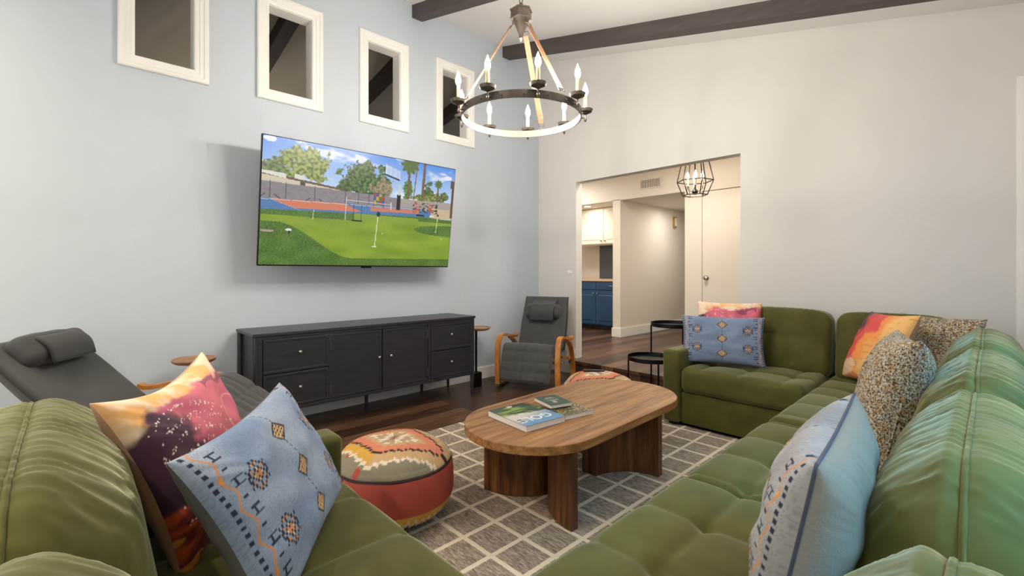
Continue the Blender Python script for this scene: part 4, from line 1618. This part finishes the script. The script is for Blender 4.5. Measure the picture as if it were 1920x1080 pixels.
# chain and canopy
zc = cz(CC[0]) - ZR
mb = MB()
z = hz0 + 0.095
k = 0
while z < zc - 0.06:
    ring = []
    for j in range(16):
        a = 2 * pi * j / 16
        u, v = 0.013 * cos(a), 0.024 * sin(a)
        ring.append((u, 0, z + v) if k % 2 == 0 else (0, u, z + v))
    mb.tube(ring, 0.0032, 6, closed=True)
    z += 0.038
    k += 1
mb.build('chain', m_iron, ch, smooth=True)
MB().lathe([(0.065, zc + 0.02), (0.065, zc - 0.03), (0.02, zc - 0.06), (0.008, zc - 0.07)], n=32).build('ceiling_plate', m_iron, ch, smooth=True, auto=0.7)
# straps with loops
for deg in (150, 53, -66):
    a = pol(deg, 0.066, hz0 - 0.075)
    b = pol(deg, RR, 0.045)
    d = (b - a).normalized()
    side = Vector((0, 0, 1)).cross(d).normalized()
    nrm = d.cross(side).normalized()
    mb = MB()
    p0, p1 = a + d * 0.02, b - d * 0.02
    m = 10
    vs = []
    for i in range(m + 1):
        p = p0.lerp(p1, i / m)
        for (sx, sn) in ((-1, -1), (1, -1), (1, 1), (-1, 1)):
            vs.append(p + side * 0.017 * sx + nrm * 0.0025 * sn)
    fs = [(i * 4 + j, i * 4 + (j + 1) % 4, i * 4 + 4 + (j + 1) % 4, i * 4 + 4 + j) for i in range(m) for j in range(4)]
    fs += [(0, 1, 2, 3), (4 * m, 4 * m + 3, 4 * m + 2, 4 * m + 1)]
    st = mb.add(vs, fs).build('strap', m_strap, ch)
    for p, l in ((p0, 0.022), (p1, 0.022)):
        mb = MB()
        mb.tube([p - side * 0.02 - d * l, p + side * 0.02 - d * l, p + side * 0.02 + d * l, p - side * 0.02 + d * l], 0.0028, 6, closed=True)
        mb.build('buckle', m_iron, st)
    q = pol(deg, RR + 0.003, 0.0)
    MB().tube([b, q + Vector((0, 0, 0.03)), q], 0.003, 6).tube([pol(deg, 0.05, hz0 - 0.03), a], 0.003, 6).build('hook', m_iron, st)
# nine candle lamps
for k in range(9):
    deg = 78 + 40 * k
    base = pol(deg, RR + 0.035, 0)
    cup = MB()
    cup.lathe([(0.004, 0.012), (0.012, 0.018), (0.040, 0.030), (0.047, 0.046), (0.043, 0.046), (0.034, 0.036), (0.004, 0.030)], (base.x, base.y, 0), 28)
    cup.tube([pol(deg, RR + 0.006, -0.006), base + Vector((0, 0, -0.006)), base + Vector((0, 0, 0.016))], 0.0045, 8)
    cup.lathe([(0.003, -0.03), (0.008, -0.022), (0.008, -0.010), (0.003, -0.004)], (base.x, base.y, 0), 12)
    c_ = cup.build('candle_cup', m_iron, ch, smooth=True, auto=0.7)
    MB().lathe([(0.011, 0.034), (0.011, 0.130)], (base.x, base.y, 0), 16).build('candle_sleeve', m_candle, c_, smooth=True, auto=0.8)
    MB().lathe([(0.007, 0.130), (0.013, 0.143), (0.0165, 0.158), (0.014, 0.175), (0.008, 0.192), (0.003, 0.205), (0.0008, 0.214)], (base.x, base.y, 0), 20).build('bulb', m_bulb, c_, smooth=True)

# ---------------------------------------------------------------- cushions on the sofa
def pillow(name, label, c, nrm, u, w, h, T, mat, colf=None, backc=None, seed=0.0, nx=90, group=None, pinch=0.07, pipm=None, flap=False, slump=0.0):
    """front face looks along nrm, u = local x.  colf(a, b) with a, b in metres from the centre"""
    n = Vector(nrm).normalized()
    x = Vector(u)
    x = (x - n * x.dot(n)).normalized()
    y = n.cross(x)
    M = Matrix((x, y, n)).transposed().to_4x4()
    M.translation = Vector(c)
    ny = max(20, int(nx * h / w))

    def pos(a, b, s):
        t = ((1 - abs(a) ** 2.4) * (1 - abs(b) ** 2.4))
        t = max(0, t) ** 0.42
        X = a * w / 2 * (1 - pinch * (1 - b * b) ** 1 * abs(a) ** 2)
        Y = b * h / 2 * (1 - pinch * 1.15 * (1 - a * a) ** 1 * abs(b) ** 2)
        cr = 0.012 * nz(a * 3.1 + seed, b * 3.1, s * 2.0) * t
        # radiating creases from the corners
        ea = (abs(a) * abs(b)) ** 1.5
        cr += 0.010 * ea * nz(math.atan2(b, a) * 14, seed, s) * t
        Z = s * (T / 2 * t + cr)
        Y -= slump * (1 - b * b) * 0
        Z += -slump * (1 - a * a) * (1 - b * b)
        return (X, Y, Z)
    V = []
    C = []
    F = []
    for s in (1, -1):
        o = len(V)
        for j in range(ny + 1):
            for i in range(nx + 1):
                a, b = -1 + 2 * i / nx, -1 + 2 * j / ny
                a = sin(a * pi / 2) * 0.35 + a * 0.65
                b = sin(b * pi / 2) * 0.35 + b * 0.65
                V.append(pos(a, b, s))
                if colf:
                    if s > 0 or backc is None:
                        C.append(colf(a * w / 2, b * h / 2))
                    else:
                        kk = 0.93 + 0.1 * nz(a * 60, b * 60, 1)
                        C.append((backc[0] * kk, backc[1] * kk, backc[2] * kk))
        for j in range(ny):
            for i in range(nx):
                q = o + j * (nx + 1) + i
                F.append((q, q + 1, q + nx + 2, q + nx + 1) if s > 0 else (q, q + nx + 1, q + nx + 2, q + 1))
    me = bpy.data.meshes.new(name)
    me.from_pydata(V, [], F)
    bm = bmesh.new()
    bm.from_mesh(me)
    if not C:
        bmesh.ops.remove_doubles(bm, verts=bm.verts[:], dist=1e-5)
    bmesh.ops.recalc_face_normals(bm, faces=bm.faces[:]) if not C else None
    bm.to_mesh(me)
    bm.free()
    me.materials.append(mat)
    if C:
        at = me.color_attributes.new('Col', 'FLOAT_COLOR', 'POINT')
        fl = []
        for q in C:
            fl += [q[0], q[1], q[2], 1.0]
        at.data.foreach_set('color', fl)
    me.polygons.foreach_set('use_smooth', [True] * len(me.polygons))
    t = put(name, me, None, None, label, 'cushion', group)
    t.matrix_world = M
    if pipm:
        edge = [pos(-1 + 2 * k / 40, -1, 1) for k in range(40)] + [pos(1, -1 + 2 * k / 40, 1) for k in range(40)] + [pos(1 - 2 * k / 40, 1, 1) for k in range(40)] + [pos(-1, 1 - 2 * k / 40, 1) for k in range(40)]
        MB().tube(edge, 0.0035, 6, closed=True).build('edge_seam', pipm, t, smooth=True)
    if flap:
        fp = [pos(-0.93 + 1.86 * k / 50, 0.25 - 0.62 * sin(pi * k / 50) ** 1.0 * 0.55, -1) for k in range(51)]
        MB().tube([(q[0], q[1], q[2] - 0.001) for q in fp], 0.0018, 6).build('flap_seam', m_plain, t, smooth=True)
    return t


def kilim(base0, base1, strong, w, h, flip=1):
    NV, OR, CR, YE = lin(38, 46, 66), lin(204, 140, 92), lin(214, 196, 160), lin(206, 168, 84)

    def f(x, y):
        n1 = nz(x * 300, y * 300, 1.0)
        n2 = fb(x, y, 3.0, 5)
        c = mixc(base0, base1, 0.5 + 0.9 * n2)
        c = mixc(c, (c[0] * 0.62, c[1] * 0.66, c[2] * 0.72), sst(0.0, 0.5, n1) * 0.8)
        # centre column: thin dashed line and three diamonds
        if abs(x) < 0.0018 and sin(y * 420) > -0.2:
            c = NV
        for cy in (-0.115, 0.0, 0.115):
            d = abs(x) / 0.040 + abs(y - cy) / 0.033
            if d < 1:
                if d > 0.80:
                    c = NV
                else:
                    k = (floor((x + y - cy) / 0.0085) + 2 * floor((x - y + cy) / 0.0085)) % 4
                    c = (CR, OR, NV, YE)[int(k)]
        # four stepped motifs
        for cx in (-w * 0.305, w * 0.305):
            for cy in (-h * 0.185, h * 0.185):
                g = 0.0068
                i, j = floor((x - cx) / g + 0.5), floor((y - cy) / g + 0.5)
                if abs(i) <= 5 and abs(j) <= 5:
                    a, b = abs(i), abs(j)
                    if (a + b) in (3, 6) or (b in (1, 4) and a % 2 == 0 and a + b < 8) or (a == 5 and b in (0, 3)):
                        c = NV if (i + j) % 3 else mixc(NV, strong, 0.3)
                    elif (a + b) == 5 and a % 2 or (a <= 1 and b <= 1):
                        c = OR
                    elif (a + b) == 2:
                        c = CR
        # short edges: zigzag with hooks
        e = w / 2 - abs(x)
        if 0.006 < e < 0.016 and sin(y * 330) > 0.0:
            c = NV
        if 0.018 < e < 0.062:
            z = (y / 0.075) % 1.0
            zz = 0.024 + 0.020 * abs(2 * z - 1)
            if abs(e - zz) < 0.0030:
                c = OR
            if abs(z - 0.5) < 0.10 and abs(e - 0.030) < 0.004 and int(y / 0.075) % 2:
                c = lin(222, 150, 70)
        if 0.046 < e < 0.078:
            z = (y / 0.0375) % 1.0
            if int(floor(y / 0.0375)) % 2 == 0:
                if abs(z - 0.25) < 0.07 or abs(z - 0.72) < 0.07 or (abs(e - 0.056) < 0.003 and 0.2 < z < 0.75):
                    c = NV
            elif abs(z - 0.5) < 0.08 and e < 0.062:
                c = NV
        return c
    return f


def sunset(w, h, seed, mode=0):
    CRM, ORG, MAG, PUR, RED, DRK = lin(238, 214, 184), lin(238, 176, 104), lin(200, 92, 118), lin(84, 48, 72), lin(196, 62, 50), lin(58, 28, 46)
    rnd = random.Random(int(seed * 10))
    dots = []
    for arc_ in range(7):
        for q in range(46):
            a = rnd.uniform(0, 1)
            dx = -w * 0.46 + w * 0.62 * a
            dy = h * (0.24 - 0.085 * arc_) - 0.09 * a * a * 0.6 + rnd.gauss(0, 0.006) + (0.05 * sin(a * pi))
            dots.append((dx, dy, rnd.uniform(0.0014, 0.0030)))
    cellm = {}
    for d in dots:
        cellm.setdefault((int(floor(d[0] / 0.01)), int(floor(d[1] / 0.01))), []).append(d)

    def f(x, y):
        if mode == 1:
            x = -x
        u, v = x / w + 0.5, 0.5 - y / h      # v down
        q = 0.16 * fb(u, v, seed, 2.6) + 0.05 * fb(u, v, seed + 2, 11)
        # cream / orange band along the top, thicker at the left corner
        topw = 0.085 + 0.07 * (1 - u) + 0.7 * q + 0.08 * sst(0.22, 0.0, u)
        k = v - topw
        if mode == 2:      # diagonal bands: crimson | orange | amber
            t = u * 0.9 + 0.35 * (v - 0.5) + q
            c = mixc(PUR, RED, sst(0.02, 0.12, t))
            c = mixc(c, lin(222, 70, 74), sst(0.10, 0.2, t))
            c = mixc(c, lin(240, 150, 70), sst(0.30, 0.40, t))
            c = mixc(c, lin(238, 186, 112), sst(0.45, 0.7, t + 0.2 * q))
            if v > 0.74 + q and t < 0.5:
                c = mixc(c, lin(230, 206, 168), 0.8)
            if v > 0.90 + q:
                c = lin(232, 134, 60)
            st = fb(u * 1.5, v * 6, seed, 4)
            return mixc(c, lin(196, 96, 40), 0.45 * sst(0.25, 0.6, st))
        mag = mixc(MAG, lin(222, 112, 132), 0.5 + fb(u, v, seed + 5, 4))
        dark = mixc(PUR, DRK, 0.4 + sst(0.45, 0.75, v))
        side = sst(0.22, 0.36, u + 0.75 * (0.36 - v) + q * 1.2)
        c = mixc(dark, mag, side)
        c = mixc(c, RED, sst(0.86, 1.0, u + 0.25 * (v - 0.4) + 0.5 * q) * 0.9)
        c = mixc(c, mixc(lin(206, 84, 36), lin(120, 34, 28), 0.5 + 1.4 * fb(u, v * 3, seed + 8, 6)), sst(0.62, 0.70, v + q - 0.06 * u))
        c = mixc(c, lin(232, 160, 60), 0.8 * sst(0.2, 0.45, fb(u, v * 2, seed + 1, 6)) * sst(0.64, 0.7, v + q))
        c = mixc(mixc(CRM, ORG, sst(-0.3, 0.4, fb(u, v, seed + 3, 6))), c, sst(-0.02, 0.03, k))
        if u > 0.62 and abs(k - 0.05) < 0.028 and u < 0.92:
            c = mixc(c, PUR, 0.6)
        # thin spiral line
        rr = sqrt((u - 0.78) ** 2 + (v - 0.42) ** 2)
        if abs(rr - 0.13) < 0.004 and (u < 0.8 or v < 0.42):
            c = lin(236, 180, 160)
        i, j = int(floor(x / 0.01)), int(floor(y / 0.01))
        if v > topw:
            for a in (-1, 0, 1):
                for b in (-1, 0, 1):
                    for (dx, dy, r) in cellm.get((i + a, j + b), ()):
                        if (x - dx) ** 2 + (y - dy) ** 2 < r * r:
                            return lin(244, 226, 214)
        return c
    return f


blue_near = kilim(lin(118, 140, 170), lin(160, 172, 190), lin(40, 60, 90), 0.6, 0.4)
blue_far = kilim(lin(112, 130, 158), lin(128, 146, 172), lin(40, 60, 90), 0.6, 0.38)
gray_k = kilim(lin(146, 146, 148), lin(172, 172, 174), lin(60, 60, 60), 0.6, 0.4)
GB = lin(92, 94, 92)
pillow('lumbar_cushion', 'pale blue kilim lumbar cushion leaning in the left foreground', (-1.30, 0.392, 0.655), (0.52, 0.71, 0.47), (-0.81, 0.585, 0.02), 0.61, 0.41, 0.15, m_paint, blue_near, GB, 1.0, 230, pinch=0.10)
pillow('square_cushion', 'magenta, purple and cream printed cushion behind the pale blue one on the left', (-1.615, 0.262, 0.680), (0.55, 0.75, 0.37), (-0.81, 0.585, 0.07), 0.51, 0.50, 0.17, m_print, sunset(0.5, 0.5, 1.0), lin(190, 150, 120), 2.0, 200, pinch=0.17)
pillow('lumbar_cushion', 'slate blue kilim lumbar cushion standing on the far sofa seat by the arm', (-1.469, 3.69, 0.665), (0.36, -0.88, 0.32), (0.93, 0.37, 0.0), 0.60, 0.385, 0.13, m_paint, blue_far, GB, 3.0, 170, pinch=0.06)
pillow('square_cushion', 'pink and cream printed cushion half hidden behind the slate blue one', (-1.48, 3.845, 0.73), (0.28, -0.93, 0.24), (0.95, 0.29, 0.0), 0.48, 0.46, 0.13, m_print, sunset(0.48, 0.46, 4.0), lin(190, 150, 120), 4.0, 90, pinch=0.05)
pillow('square_cushion', 'crimson and orange printed cushion in the far corner of the sofa', (-0.515, 3.80, 0.70), (-0.76, -0.53, 0.38), (0.58, -0.81, 0.03), 0.50, 0.50, 0.17, m_print, sunset(0.5, 0.5, 6.0, 2), lin(190, 150, 120), 5.0, 110, pinch=0.07)
pillow('square_cushion', 'speckled tweed cushion behind the crimson and orange one in the sofa corner', (-0.27, 3.90, 0.70), (-0.46, -0.80, 0.36), (0.87, -0.49, 0.0), 0.48, 0.48, 0.15, m_tweed, seed=6.0, nx=60, pinch=0.07)
pillow('square_cushion', 'large speckled tweed cushion in the middle of the right sofa row', (-0.295, 2.48, 0.685), (-0.95, -0.22, 0.22), (0.22, -0.97, 0.03), 0.54, 0.52, 0.22, m_tweed, seed=7.0, nx=70, pinch=0.07, pipm=m_tweed)
pillow('lumbar_cushion', 'pale gray kilim cushion with orange zigzag and plain back, nearest on the right', (-0.275, 1.22, 0.665), (-0.97, -0.08, 0.20), (0.08, -0.99, 0.0), 0.62, 0.42, 0.19, m_paint, gray_k, lin(150, 146, 136), 8.0, 190, pinch=0.08, pipm=m_cord)
